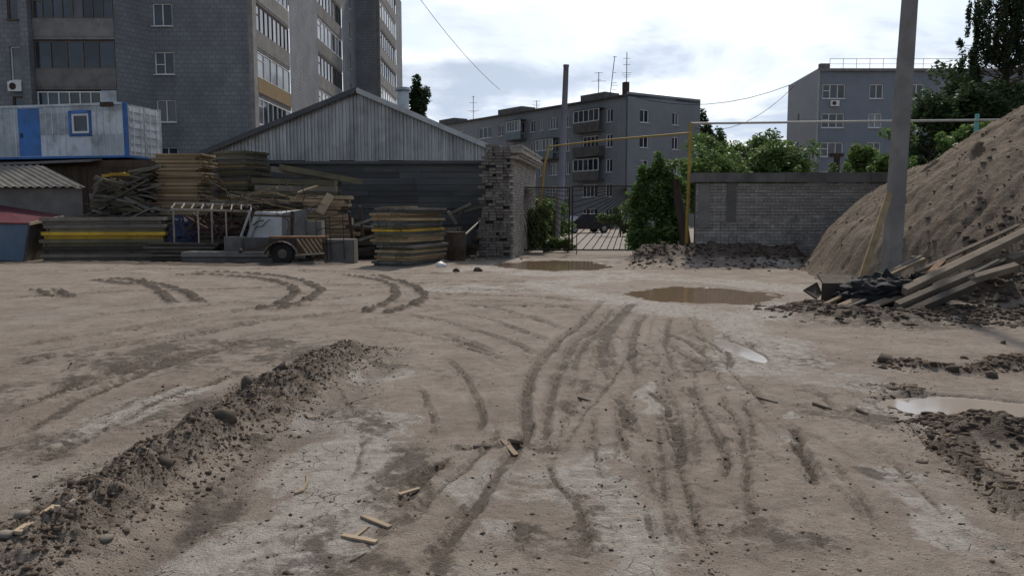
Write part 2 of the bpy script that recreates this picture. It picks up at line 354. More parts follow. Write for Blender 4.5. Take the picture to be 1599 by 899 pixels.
def terrain(x, y):
    """height of the yard and how dark, pale, wet and cracked it is"""
    sh = x.shape; x = x.ravel(); y = y.ravel()
    edge = smooth(0, 2.0, 42 - y)
    z = (fbm(x, y, .22, 3) - .5) * .10 * smooth(0, 4, y - 1)
    wob = fbm(x + 31, y + 7, 1.3, 4); fine = fbm(x + 3, y + 50, 5.0, 4, .6); mid = fbm(x + 70, y + 20, .8, 4)
    hf = fbm(x + 8, y + 63, 15, 4, .72) - .5
    z = z + (wob - .5) * .045 + (fine - .5) * .026 + hf * .014 * smooth(.32, .55, mid)
    dark = smooth(.60, .80, fbm(x + 90, y * 1.0 + 11, .9, 5, .62)) * .55
    pale = smooth(.60, .78, fbm(x + 140, y + 77, .7, 5, .6)) * .28
    jx = (fbm(x, y, 2.2, 3) - .5); jy = (fbm(x + 55, y + 33, 2.2, 3) - .5)
    xw = x + jx * .07; yw = y + jy * .07; cutm = np.zeros_like(z); bermm = np.zeros_like(z); treadm = np.zeros_like(z); rdark = np.zeros_like(z)
    def near(P, ox, oy, pad):
        d, sd, run, end = dist_to(P, ox, oy, pad); k = np.flatnonzero(d < 90); return k, d[k], sd[k], run[k], end[k]
    for P, w, dp, td, dk in RUT_P:
        dp = dp * 1.45; dk = min(1.1, dk * 1.35)
        k, d, sd, run, end = near(P, xw, yw, w * 4)
        if k.size == 0: continue
        d = np.abs(d + hf[k] * w * 1.1 + (fine[k] - .5) * w * .9); a = smooth(0, .6, end + .25 * (fine[k] - .5)); cut = 1 / (1 + (d / w) ** 6); berm = np.exp(-((d - 1.65 * w) / (.45 * w)) ** 2)
        brk = np.clip(.72 + .9 * (fbm(run, run * 0 + w * 100, 1.4, 3) - .4), 0, 1.2)
        cutm[k] = np.maximum(cutm[k], a * brk * dp * cut); bermm[k] = np.maximum(bermm[k], a * dp * .38 * berm * (.3 + 1.2 * fine[k]))
        if td: treadm[k] = np.where(a * cut > .5, td * np.tanh(3 * np.sin(run / .0135 + np.abs(sd) / w * 2.2)) * .7 * smooth(.3, .6, mid[k] + .3 * wob[k]), treadm[k])
        rdark[k] = np.maximum(rdark[k], a * dk * (.45 + .55 * brk) * np.exp(-((d - .2 * w) / (.72 * w)) ** 4) * np.clip(.25 + .9 * fine[k] + 1.5 * hf[k] + .25, 0, 1.1))  # mud and groove shadow painted as one dark tone
    z = z - cutm * .9 + np.where(cutm > .3 * bermm, 0, bermm) * .9 + treadm
    for P, w in LUG_P:
        k, d, sd, run, end = near(P, x + jx * .1, y + jy * .1, w * 3)
        if k.size == 0: continue
        a = smooth(0, .3, end) * np.exp(-(d / w) ** 4)
        lug = (.35 + .65 * smooth(-.5, .5, np.sin(run / .06 + np.abs(sd) / w * 2.0 + 3 * jx[k]))) * smooth(.2, .5, fbm(run * 2 + sd * 3, sd * 6, 1.5, 4, .6))
        z[k] += a * (lug * .09 - .025); rdark[k] = np.maximum(rdark[k], a * (.3 + .9 * lug))
    pm = np.zeros_like(z)
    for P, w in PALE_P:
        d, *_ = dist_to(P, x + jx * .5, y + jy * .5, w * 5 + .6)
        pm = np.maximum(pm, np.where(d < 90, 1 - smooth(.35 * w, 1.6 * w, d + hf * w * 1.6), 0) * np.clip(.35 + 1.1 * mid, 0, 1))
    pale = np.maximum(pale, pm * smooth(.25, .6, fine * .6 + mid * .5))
    z = z * (1 - .55 * np.clip(pm, 0, 1) * (y < 9))
    for P, w in DARK_P:
        d, *_ = dist_to(P, x + jx * .7, y + jy * .7, w * 4 + .7)
        m = np.where(d < 90, 1 - smooth(.2 * w, 1.8 * w, d + hf * w * 2.2), 0)
        dark = np.maximum(dark, m * smooth(.34, .62, wob * .6 + fine * .5))
    wet = np.zeros_like(z)
    for nm, c, rx, ry, tn, kd in PUDDLES:
        ux = (x - c[0]) * math.cos(tn) + (y - c[1]) * math.sin(tn); uy = -(x - c[0]) * math.sin(tn) + (y - c[1]) * math.cos(tn)
        q = np.sqrt((ux / rx) ** 2 + (uy / ry) ** 2) + (fbm(x + 9, y + 4, 2.3, 5, .6) - .5) * (.85 if rx > .5 else .5)
        z = z * smooth(.9, 1.9, q) + (1 - smooth(.9, 1.9, q)) * .0
        z = z - .10 * (1 - smooth(.70, 1.12, q)); wet = np.maximum(wet, .9 * (1 - smooth(.98, 1.22, q)))
        dark = dark * smooth(.8, 1.3, q)
    mott = fbm(x + 61, y + 23, 3.4, 5, .72); dark = dark * np.clip(.05 + 1.5 * mott + 1.6 * hf, .1, 1.1) * .85; pale = pale * np.clip(.35 + 1.5 * mott, .3, 1.3); dark = np.maximum(dark, rdark * np.clip(.6 + .8 * mott, .6, 1.2) * (wet < .3)); pale = pale * (1 - .7 * np.clip(rdark, 0, 1))
    # windrow of dug soil
    d, sd, run, end = dist_to(WIND, x + jx * .35, y + jy * .35, 1.6)
    a = np.where(d < 90, 1, 0) * smooth(0, .8, end)
    wdt = .30 + .10 * (fbm(run, run * 0, .9, 2) - .5); hh = (.15 + .09 * fbm(run + 40, run * 0, 1.3, 3))
    prof = np.exp(-(d / wdt) ** 2 * 1.1)
    rough_ = fbm(x + 13, y + 91, 9, 5, .72) - .5
    z = z + a * prof * (hh + rough_ * .17 + (fbm(x, y + 8, 24, 3, .7) - .5) * .06)
    mound = a * smooth(.12, .45, prof)
    dark = np.maximum(dark * (1 - mound), mound * (.50 + .30 * smooth(.0, .3, sd) + .5 * (fine - .5)))  # dark soil; left flank painted darker as its shaded side
    pale = pale * (1 - mound)
    # trough along the foot of the windrow
    z = z - .035 * np.where(d < 90, np.exp(-((sd + .55) / .13) ** 2), 0) * a
    wet = np.maximum(wet, .55 * a * np.where(d < 90, np.exp(-((sd + .58) / .12) ** 2), 0))
    for P, w, h in RIDGES:
        d, sd, run, end = dist_to(P, x + jx * .4, y + jy * .4, w * 3.5 + .3)
        m = np.where(d < 90, np.exp(-(d / w) ** 2), 0) * smooth(-.1, .6, end + .1)
        z = z + m * h * (.75 + (.9 if h < .3 else .45) * (fbm(x + 5, y + 5, 3.5, 4, .55) - .4)); dark = np.maximum(dark, smooth(.2, .6, m) * (.72 + .6 * (fine - .3)))  # dark soil, with the shade at the wall foot painted in
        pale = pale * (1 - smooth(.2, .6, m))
    flat = smooth(29, 31, y)
    z = z * (1 - flat); z = z * edge
    sidef = smooth(0, 1.0, (.72 * y + 2.2) - np.abs(x)); z = z * sidef * smooth(0, .5, y - 2)
    return z.reshape(sh), np.clip(dark, 0, 1).reshape(sh), np.clip(pale, 0, 1).reshape(sh), np.clip(wet, 0, 1).reshape(sh)
NY, NX = 720, 960
ys = 2.0 * (45.0 / 2.0) ** (np.arange(NY) / (NY - 1)); ss = np.linspace(-1, 1, NX)
GY = np.repeat(ys[:, None], NX, 1); GX = ss[None, :] * (.72 * GY + 2.2)
GZ, gD, gP, gW = terrain(GX, GY)
idx = np.arange(NY * NX).reshape(NY, NX)
quads = np.stack([idx[:-1, :-1], idx[:-1, 1:], idx[1:, 1:], idx[1:, :-1]], -1).reshape(-1, 4)
def soil_material(name, attr):
    t = NT(name); v = t.coord()
    if attr:
        at_ = t.new('ShaderNodeAttribute', attribute_name='soil'); s = t.new('ShaderNodeSeparateColor'); t.link(at_.outputs['Color'], s.inputs[0])
        D, P, Wt = s.outputs[0], s.outputs[1], s.outputs[2]
    else:
        D, P, Wt = 0.15, 0.1, 0.0
    n1 = t.noise(v, 1.4, 4, .62); n2 = t.noise(v, 9, 5, .7, .3); n3 = t.noise(v, 70, 3, .75)
    sand = t.mix(t.ramp(n1, .3, .7), (.228, .186, .150), (.325, .276, .230))
    sand = t.mix(t.ramp(n2, .35, .75, 0, .45), sand, (.14, .112, .09))
    sand = t.mix(t.ramp(n3, .52, .72, 0, .4), sand, (.11, .087, .068)); sand = t.mix(t.ramp(n3, .2, .42, .35, 0), sand, (.36, .31, .26))
    mud = t.mix(t.ramp(n2, .3, .7), (.044, .032, .023), (.10, .074, .054))  # mud colour, also laid where rut and bank shade is painted
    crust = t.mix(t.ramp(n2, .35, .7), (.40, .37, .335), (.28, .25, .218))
    mo = t.math('ADD', t.math('MULTIPLY', n2, 1.2), t.math('MULTIPLY', n3, .7)); pm = t.math('MULTIPLY_ADD', t.math('SUBTRACT', mo, .95), .9, P) if attr else 0.1
    dm = t.math('MULTIPLY_ADD', t.math('SUBTRACT', mo, .95), .9, D) if attr else 0.1
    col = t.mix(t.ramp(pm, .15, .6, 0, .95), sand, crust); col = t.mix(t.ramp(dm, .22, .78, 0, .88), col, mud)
    # specks of gravel and chips
    vo = t.new('ShaderNodeTexVoronoi'); vo.inputs['Scale'].default_value = 26; t.link(v, vo.inputs['Vector'])
    speck = t.math('MULTIPLY', t.ramp(vo.outputs['Distance'], .10, .17, 1, 0), t.ramp(t.noise(v, 2.6, 4), .52, .62))
    col = t.mix(t.math('MULTIPLY', speck, .8), col, (.06, .05, .042))
    # drying cracks in the crust
    vd = t.new('ShaderNodeVectorMath', operation='MULTIPLY_ADD'); nv = t.new('ShaderNodeTexNoise'); nv.inputs['Scale'].default_value = 5; t.link(v, nv.inputs['Vector'])
    t.link(nv.outputs['Color'], vd.inputs[0]); vd.inputs[1].default_value = (.12, .12, .12); t.link(v, vd.inputs[2])
    vc = t.new('ShaderNodeTexVoronoi', feature='DISTANCE_TO_EDGE'); vc.inputs['Scale'].default_value = 9.0; t.link(vd.outputs[0], vc.inputs['Vector'])
    crack = t.math('MULTIPLY', t.ramp(vc.outputs[0], .005, .03, 1, 0), t.math('MULTIPLY', t.ramp(pm, .3, .55), t.ramp(t.noise(v, 2.7, 4), .44, .62)))
    col = t.mix(t.math('MULTIPLY', crack, .8), col, (.075, .06, .05))
    wetc = t.mix(1.0, col, (.42, .37, .32), 'MULTIPLY')
    col = t.mix(Wt, col, wetc) if attr else col
    t.link(col, t.b.inputs['Base Color'])
    damp = t.ramp(dm, .3, .8, 0, .08) if attr else 0.0
    r = t.math('SUBTRACT', t.ramp(n2, .3, .7, .78, .98), t.math('MULTIPLY_ADD', Wt, .42, damp))
    t.link(r, t.b.inputs['Roughness']); t.b.inputs['Specular IOR Level'].default_value = .35
    h = t.math('ADD', n2, t.math('MULTIPLY', n3, .75)); h = t.math('ADD', h, t.math('MULTIPLY_ADD', crack, -.5, t.math('MULTIPLY', speck, .35)))
    b = t.bump(h, .95, .042)
    t.link(b, t.b.inputs['Normal']); return t.m
M_soil = soil_material('trampled sandy soil', True); M_soil_far = soil_material('sandy ground', False)
me = npmesh('yard', np.stack([GX, GY, GZ], -1).reshape(-1, 3), quads, M_soil, True)
ca = me.color_attributes.new('soil', 'FLOAT_COLOR', 'POINT')
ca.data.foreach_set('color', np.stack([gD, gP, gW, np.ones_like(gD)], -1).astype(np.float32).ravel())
tag(link('yard_ground', me), 'sandy building yard with wheel ruts and dark mud', kind='structure')
m = MB(); BIG = 4000
a0, a1, b0, b1 = (-3.64, 2, 0), (3.64, 2, 0), (-34.6, 45, 0), (34.6, 45, 0)
m.v = [a0, a1, b1, b0, (-BIG, -BIG, 0), (BIG, -BIG, 0), (BIG, BIG, 0), (-BIG, BIG, 0)]
m.f = [(4, 5, 1, 0), (5, 6, 2, 1), (6, 7, 3, 2), (7, 4, 0, 3)]
tag(m.build('ground', M_soil_far), kind='structure')
# courtyard paving beyond the gate; its colour is darkened for the shadow there
M_pave = mat('worn courtyard concrete', (.24, .22, .20), (.17, .155, .14), 1.2, .9, .3, .01, dirt=(.12, .10, .08))
tag(MB().span(-2.5, 9.5, 31.6, 64, -.05, .012).build('courtyard_pavement', M_pave), kind='structure')
# water
def water_material(name, c, rough):
    t = NT(name); v = t.coord(); t.b.inputs['Base Color'].default_value = (*c, 1); t.b.inputs['Roughness'].default_value = rough
    t.b.inputs['IOR'].default_value = 1.33; t.b.inputs['Specular IOR Level'].default_value = .5
    t.link(t.bump(t.noise(v, 7, 3), .06, .01), t.b.inputs['Normal']); return t.m
WM = {'muddy_deep': water_material('muddy puddle water', (.19, .138, .095), .06), 'muddy_shine': water_material('thin silty puddle water', (.30, .265, .23), .08)}
PL = ['wide brown muddy puddle on the way to the gate', 'shallow brown puddle in front of the gate', 'pale shining puddle beside the clods at the right edge', 'narrow pale water strip standing in a rut']
for (nm, c, rx, ry, tn, kd), lb in zip(PUDDLES, PL):
    n = 40; vs = [(0, 0, 0)]
    for k in range(n):
        t_ = 2 * math.pi * k / n; q = 1.35
        ux, uy = rx * q * math.cos(t_), ry * q * math.sin(t_)
        vs.append((ux * math.cos(tn) - uy * math.sin(tn), ux * math.sin(tn) + uy * math.cos(tn), 0))
    o = MB().add(vs, [(0, 1 + k, 1 + (k + 1) % n) for k in range(n)]).build('puddle', WM[kd]); o.location = (c[0], c[1], -.02)
    tag(o, lb, kind='structure')
def gz(x, y): return float(terrain(np.array([x], float), np.array([y], float))[0][0])
# ---------------------------------------------------------------- materials of buildings
def tile_facade(name, c1, c2, joint, bw_=0.5, rh=0.26, dirt=(.07, .07, .075), ms=.022, sm=.3):
    t = NT(name); c = t.new('ShaderNodeTexCoord'); s = t.new('ShaderNodeSeparateXYZ'); t.link(c.outputs['Object'], s.inputs[0])
    cbv = t.new('ShaderNodeCombineXYZ'); t.link(t.math('ADD', s.outputs[0], s.outputs[1]), cbv.inputs[0]); t.link(s.outputs[2], cbv.inputs[1])
    br = t.new('ShaderNodeTexBrick'); br.offset = .5; br.inputs['Scale'].default_value = 1; br.inputs['Brick Width'].default_value = bw_; br.inputs['Row Height'].default_value = rh
    br.inputs['Mortar Size'].default_value = ms; br.inputs['Mortar Smooth'].default_value = sm; br.inputs['Bias'].default_value = 0
    for k, v in (('Color1', c1), ('Color2', c2), ('Mortar', joint)): br.inputs[k].default_value = (*v, 1)
    t.link(cbv.outputs[0], br.inputs['Vector'])
    v = t.coord(); n = t.noise(v, .5, 7, .65); n2 = t.noise(v, 3, 5, .6)
    st = t.coord((1, 1, .12)); run = t.noise(st, 1.3, 5, .6)
    col = t.mix(t.ramp(n, .35, .7, 0, .55), br.outputs['Color'], dirt); col = t.mix(t.ramp(run, .5, .75, 0, .35), col, dirt)
    col = t.mix(t.ramp(n2, .5, .8, 0, .3), col, c2)
    t.link(col, t.b.inputs['Base Color']); t.b.inputs['Roughness'].default_value = .75
    rib = t.new('ShaderNodeTexWave'); rib.bands_direction = 'X'; rib.inputs['Scale'].default_value = 4.2; rib.inputs['Distortion'].default_value = .3; t.link(cbv.outputs[0], rib.inputs['Vector'])
    col = t.mix(t.math('MULTIPLY', rib.outputs['Fac'], .22), col, joint); t.link(col, t.b.inputs['Base Color']); b = t.bump(rib.outputs['Fac'], .35, .02); b = t.bump(br.outputs['Fac'], -.6, .02, b); t.link(b, t.b.inputs['Normal']); return t.m
M_tile = tile_facade('grey ribbed facing tile', (.235, .245, .262), (.185, .195, .212), (.125, .133, .148), .42, .27, (.085, .09, .10), .045, 1.0)  # tower and house greys lightened to stand in for haze
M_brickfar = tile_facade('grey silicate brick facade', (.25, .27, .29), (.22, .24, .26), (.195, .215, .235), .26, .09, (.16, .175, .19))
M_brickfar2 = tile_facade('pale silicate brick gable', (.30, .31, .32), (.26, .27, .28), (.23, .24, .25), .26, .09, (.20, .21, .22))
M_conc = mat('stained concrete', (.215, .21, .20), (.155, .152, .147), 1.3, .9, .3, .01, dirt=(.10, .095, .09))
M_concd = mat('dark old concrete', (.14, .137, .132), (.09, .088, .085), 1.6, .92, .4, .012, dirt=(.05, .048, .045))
M_white = mat('white window frame', (.72, .73, .74), (.62, .63, .64), 2, .5, .05, .002, rnd_amt=.08)
M_brownfr = mat('brown window frame', (.11, .085, .07), (.16, .125, .10), 2, .6, .1, .003)
def glass(name, c, rough=.06):
    t = NT(name); v = t.coord(); n = t.noise(v, .9, 4)
    oi = t.new('ShaderNodeObjectInfo')
    col = t.mix(t.ramp(n, .35, .7), c, tuple(k * .5 for k in c)); hv = t.new('ShaderNodeHueSaturation'); t.link(col, hv.inputs['Color'])
    t.link(t.math('MULTIPLY_ADD', oi.outputs['Random'], 1.2, .4), hv.inputs['Value']); t.link(hv.outputs[0], t.b.inputs['Base Color'])
    t.b.inputs['Roughness'].default_value = rough; t.b.inputs['Specular IOR Level'].default_value = .6
    t.link(t.bump(t.noise(v, .7, 2), .03, .05), t.b.inputs['Normal']); return t.m
M_glass = glass('dark window glass', (.035, .045, .06)); M_curtain = glass('curtained window glass', (.20, .21, .23), .12)
M_bluemetal = mat('blue painted metal', (.03, .125, .36), (.045, .16, .42), 2, .55, .15, .004, dirt=(.05, .07, .10))
M_cabin = mat('grey white cabin sheet', (.50, .55, .60), (.40, .45, .50), 1.2, .6, .1, .004, dirt=(.20, .19, .18), dirt_amt=.6)
M_zinc = mat('galvanised corrugated sheet', (.36, .375, .39), (.27, .283, .297), .8, .42, .08, .003, (1, 1, .25), .18, .35, dirt=(.16, .15, .145))
M_roofdk = mat('dark roof sheet', (.06, .065, .075), (.09, .095, .105), 1, .7, .2, .005)
M_slate = mat('weathered slate sheet', (.20, .19, .175), (.13, .125, .115), 2.2, .92, .4, .01, dirt=(.08, .08, .06))
M_darkwood = mat('sooty old boards', (.066, .067, .068), (.098, .098, .097), 2.5, .9, .5, .008, (.15, 1, 1), .3)
M_brownwall = mat('brown rough boards', (.075, .05, .034), (.045, .032, .024), 2, .92, .4, .01, (1, 1, .15))
M_steel = mat('dark rusty steel', (.035, .03, .028), (.075, .048, .034), 6, .75, .2, .003, metallic=.2)
M_pipe = mat('faded pipe paint', (.42, .43, .40), (.33, .34, .32), 3, .6, .1, .003)
M_yellow = mat('yellow gas pipe paint', (.42, .29, .06), (.33, .22, .05), 3, .55, .1, .003)
M_teal = mat('teal painted post', (.10, .34, .36), (.13, .40, .40), 3, .6, .1, .003)

def frame(O, u, w):
    """local frame of a facade: origin, direction along it, outward normal (to the right of -u seen from above)"""
    u = Vector((u[0], u[1], 0)).normalized(); n = Vector((u.y, -u.x, 0)); return Vector(O), u, n
def facade(parent, O, u, Wd, H, openings, material, name='wall', th=.3, z0=0.0):
    """a wall with real openings; openings: (s0, s1, z0, z1)"""
    O, u, n = frame(O, u, Wd); Z = Vector((0, 0, 1))
    xs = sorted({0, Wd, *[o[0] for o in openings], *[o[1] for o in openings]}); zs = sorted({z0, H, *[o[2] for o in openings], *[o[3] for o in openings]})
    P = lambda s, z, d=0: O + u * s + Z * z - n * d
    m = MB()
    for i in range(len(xs) - 1):
        for j in range(len(zs) - 1):
            cx, cz = (xs[i] + xs[i + 1]) / 2, (zs[j] + zs[j + 1]) / 2
            if any(o[0] < cx < o[1] and o[2] < cz < o[3] for o in openings): continue
            m.quad(P(xs[i], zs[j]), P(xs[i + 1], zs[j]), P(xs[i + 1], zs[j + 1]), P(xs[i], zs[j + 1]))
    for a, b, c, d in openings:
        for q in (((a, c), (a, d)), ((a, d), (b, d)), ((b, d), (b, c)), ((b, c), (a, c))):
            (s0, k0), (s1, k1) = q; m.quad(P(s0, k0), P(s1, k1), P(s1, k1, th), P(s0, k0, th))
    return m.build(name, material, parent)
def window(parent, O, u, s0, s1, z0, z1, sashes=2, depth=.14, fm=None, fw=.07, sill=True, glassm=None, transom=None, name='window'):
    """frame with mullions, panes behind it and a sill"""
    O, u, n = frame(O, u, 1); Z = Vector((0, 0, 1)); fm = fm or M_white
    ang = math.atan2(u.y, u.x); rot = Matrix.Rotation(ang, 3, 'Z')
    C = lambda s, z, d: O + u * s + Z * z - n * d
    m = MB()
    m.box(C(s0 + fw / 2, (z0 + z1) / 2, depth), (fw, .06, z1 - z0), rot); m.box(C(s1 - fw / 2, (z0 + z1) / 2, depth), (fw, .06, z1 - z0), rot)
    m.box(C((s0 + s1) / 2, z0 + fw / 2, depth), (s1 - s0 - 2 * fw, .06, fw), rot); m.box(C((s0 + s1) / 2, z1 - fw / 2, depth), (s1 - s0 - 2 * fw, .06, fw), rot)
    for k in range(1, sashes):
        s = s0 + (s1 - s0) * k / sashes; m.box(C(s, (z0 + z1) / 2, depth), (fw * .8, .06, z1 - z0 - 2 * fw), rot)
    if transom: m.box(C(s0 + (s1 - s0) / sashes / 2, z0 + (z1 - z0) * transom, depth + .002), ((s1 - s0) / sashes - fw, .06, fw * .7), rot)
    f = m.build(name, fm, parent)
    for k in range(sashes):
        a = s0 + (s1 - s0) * k / sashes; b = s0 + (s1 - s0) * (k + 1) / sashes
        g = glassm or (M_glass if rnd.random() < .72 else M_curtain)
        p = MB(); p.box(C((a + b) / 2, (z0 + z1) / 2, depth + .03), (b - a - .01, .012, z1 - z0 - .02), rot); p.build('pane', g, f)
    if sill:
        p = MB(); p.box(C((s0 + s1) / 2, z0 - .03, -.04), (s1 - s0 + .12, .16, .045), rot); p.build('sill', fm, f)
    return f
def obox(parent, O, u, s0, s1, d0, d1, z0, z1, material, name):
    """box on a facade: d is measured outwards"""
    O, u, n = frame(O, u, 1); rot = Matrix.Rotation(math.atan2(u.y, u.x), 3, 'Z')
    m = MB(); m.box(O + u * (s0 + s1) / 2 + n * (d0 + d1) / 2 + Vector((0, 0, (z0 + z1) / 2)), (abs(s1 - s0), abs(d1 - d0), z1 - z0), rot)
    return m.build(name, material, parent)
def aircon(parent, O, u, s, z):
    b = obox(parent, O, u, s - .4, s + .4, .06, .36, z, z + .55, M_white, 'air_conditioner')
    O2, u2, n2 = frame(O, u, 1); m = MB(); c = O2 + u2 * (s - .1) + n2 * .365 + Vector((0, 0, z + .28))
    m.tube([c, c + n2 * .015], .2, 14); m.build('fan_grille', M_steel, b)

# ---------------------------------------------------------------- nine-storey block on the left
T = empty('apartment_tower', (-22, 47, 0), label='tall grey tiled apartment block behind the metal-clad warehouse, with glazed loggias', cat='apartment block')
def tp(o):    # keep world coordinates for parts of a thing whose root stands at its base
    return o
class Off:   # facade helpers work in world coordinates; the root is moved to the base afterwards
    pass
PITCH = 2.85; FL0 = .3; NF = 9; TOP = FL0 + PITCH * NF + .6
rx = lambda px, Y: (px - 799.5) / F * Y
ux = (1, 0)
# front, left of the loggias
O1 = (-44, 46, 0); w1 = rx(58, 46) + 44; op = []
for k in range(NF):
    z = FL0 + PITCH * k; op.append((rx(34, 46) + 44, rx(50, 46) + 44, z + .95 if k != 3 else z + .35, z + 2.3))
    op.append((4, 5.4, z + .95, z + 2.3)); op.append((9, 10.4, z + .95, z + 2.3))
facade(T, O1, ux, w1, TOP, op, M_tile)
for q, o in enumerate(op): window(T, O1, ux, *o, sashes=2 if q % 3 else 1, fm=M_white if q % 2 else M_brownfr)
aircon(T, O1, ux, rx(44, 46) + 44, FL0 + PITCH * 3 + .2 - .5)
# loggia bay on the front
xl, xr = rx(70, 46), rx(195, 46)
MB().span(rx(58, 46), xl, 45.6, 47.4, 0, TOP).build('pilaster', M_tile, T)
def loggia(parent, O, u, Ls, k, style):
    z = FL0 + PITCH * k
    obox(parent, O, u, 0, Ls, -1.4, -.02, z - .16, z, M_conc, 'floor_slab')
    obox(parent, O, u, .02, Ls - .02, -.14, .0, z + .002, z + 1.02, M_conc, 'parapet')
    if style == 'open_dark':
        window(parent, O, u, .05, Ls - .05, z + 1.03, z + 2.62, 5, .09, M_brownfr, .05, False, M_glass, name='glazing')
    elif style == 'white':
        window(parent, O, u, .05, Ls - .05, z + 1.03, z + 2.66, 7, .06, M_white, .06, False, None, .7, name='glazing')
    elif style == 'panel':
        obox(parent, O, u, .05, Ls - .05, .0, .03, z + .12, z + 1.05, M_balpan, 'cladding_panel')
        window(parent, O, u, .05, Ls - .05, z + 1.06, z + 2.62, 5, .06, M_white, .05, False, M_curtain, .7, name='glazing')
    elif style == 'strip':
        window(parent, O, u, .05, Ls * .8, z + 1.1, z + 2.6, 6, .08, M_white, .07, False, M_glass, name='glazing'); obox(parent, O, u, Ls * .8 + .01, Ls - .05, -.12, -.04, z + 1.04, z + 2.65, M_cabin, 'cladding_panel')
    else:
        window(parent, O, u, .05, Ls - .05, z + 1.03, z + 2.62, 8, .07, M_brownfr, .045, False, None, .62, name='glazing')
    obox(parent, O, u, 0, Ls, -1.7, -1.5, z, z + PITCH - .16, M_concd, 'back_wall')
M_balpan = mat('ochre balcony cladding', (.25, .17, .08), (.20, .135, .065), 2, .8, .15, .004)
for k in range(NF): loggia(T, (xl + .01, 46.0, 0), ux, xr - xl - .02, k, ['strip', 'strip', 'strip', 'open_dark', 'dark'][k] if k < 5 else ['dark', 'white'][k % 2])
# bend and right part of the front
xb = rx(250, 48); vb = Vector((xb - xr, 2, 0)); facade(T, (xr, 46, 0), (vb.x, vb.y), vb.length, TOP, [], M_tile)
XC = rx(405, 48); O4 = (xb, 48, 0); op = []
for k in range(NF):
    z = FL0 + PITCH * k; op.append((rx(254, 48) - xb, rx(284, 48) - xb, z + 1.05, z + 2.4))
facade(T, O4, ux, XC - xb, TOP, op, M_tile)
for q, o in enumerate(op): window(T, O4, ux, *o, sashes=2, transom=.45 if q % 2 else None)
# side face towards the warehouse
Ys = lambda px, X: X * F / (px - 799.5)
uy = (0, 1)
y1, y2, y3, y4, y5 = 48.7, Ys(461, XC), Ys(504, XC), Ys(541, XC), 80.0
MB().span(XC - .25, XC + .03, 47.97, y1, 0, TOP).build('pilaster', M_conc, T)
st1 = ['white', 'dark', 'white', 'panel', 'dark', 'white', 'dark', 'panel', 'dark']; st2 = ['dark', 'white', 'white', 'white', 'dark', 'white', 'dark', 'white', 'dark']
for k in range(NF): loggia(T, (XC, y1 + .01, 0), uy, y2 - y1 - .02, k, st1[k])
facade(T, (XC, y2, 0), uy, y3 - y2, TOP, [], M_tile)
for k in range(NF): loggia(T, (XC, y3 + .01, 0), uy, y4 - y3 - .02, k, st2[k])
op = [(3.2, 3.8, FL0 + PITCH * k + .8, FL0 + PITCH * k + 2.3) for k in range(NF)]
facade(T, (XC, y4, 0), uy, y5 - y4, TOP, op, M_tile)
for o in op: window(T, (XC, y4, 0), uy, *o, sashes=1)
XD = rx(598, 80); facade(T, (XC, y5, 0), ux, XD - XC, TOP, [], M_tile)
y6 = Ys(623, XD); y7 = Ys(632, XD)
MB().span(XD - .25, XD + .03, 79.97, 80.5, 0, TOP).build('pilaster', M_conc, T)
for k in range(NF): loggia(T, (XD, 80.51, 0), uy, y6 - 80.52, k, ['dark', 'white', 'dark'][k % 3])
facade(T, (XD, y6, 0), uy, y7 - y6, TOP, [], M_tile)
facade(T, (-44, y7, 0), (-1, 0), 0.01, TOP, [], M_tile)
MB().span(-44, XD, 80.2, y7, TOP - .2, TOP + .2).build('roof', M_roofdk, T); MB().span(-44, XC, 48.2, 80.2, TOP - .2, TOP + .15).build('roof', M_roofdk, T)
def rebase(root):
    """children were built in world coordinates; the root stands at the thing's base"""
    inv = root.matrix_basis.inverted()
    for c in root.children: c.matrix_parent_inverse = inv
rebase(T)

# ---------------------------------------------------------------- five-storey block in the middle
Cx, Cy = 12.2, 84.0; ul = Vector((-.612, .79, 0)).normalized(); ur = Vector((.845, .535, 0)).normalized()
B = empty('apartment_house', (Cx, Cy, 0), label='long grey five-storey brick house with balconies and roof aerials beyond the gate', cat='apartment house')
LL, LR, HB = 40.0, 11.0, 14.0
def face_s(px):   # run along the long face where the photograph shows a column of windows
    q = (px - 799.5) / F; return (Cx - q * Cy) / (q * ul.y - ul.x)
Oa = Vector((Cx, Cy, 0)) + ul * LL; ua = -ul                 # facade direction left to right
cols = [(718, 726, 2), (748, 768, 3), (778, 786, 2), (793, 799, 2), (804, 818, 3), (827, 835, 2), (842, 848, 2), (857, 870, 3), (882, 889, 2), (908, 932, 4), (944, 954, 2)]
op = []; meta = []
for a, b, n in cols:
    s1, s0 = LL - face_s(b), LL - face_s(a)
    for k in range(5):
        z = .55 + 2.7 * k; op.append((min(s0, s1), max(s0, s1), z, z + 1.45)); meta.append(n)
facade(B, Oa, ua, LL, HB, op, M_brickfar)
for o, n in zip(op, meta): window(B, Oa, ua, *o, sashes=n, fw=.09)
M_balc = mat('blue grey balcony panel', (.17, .22, .25), (.13, .17, .20), 1.5, .8, .1, .004)
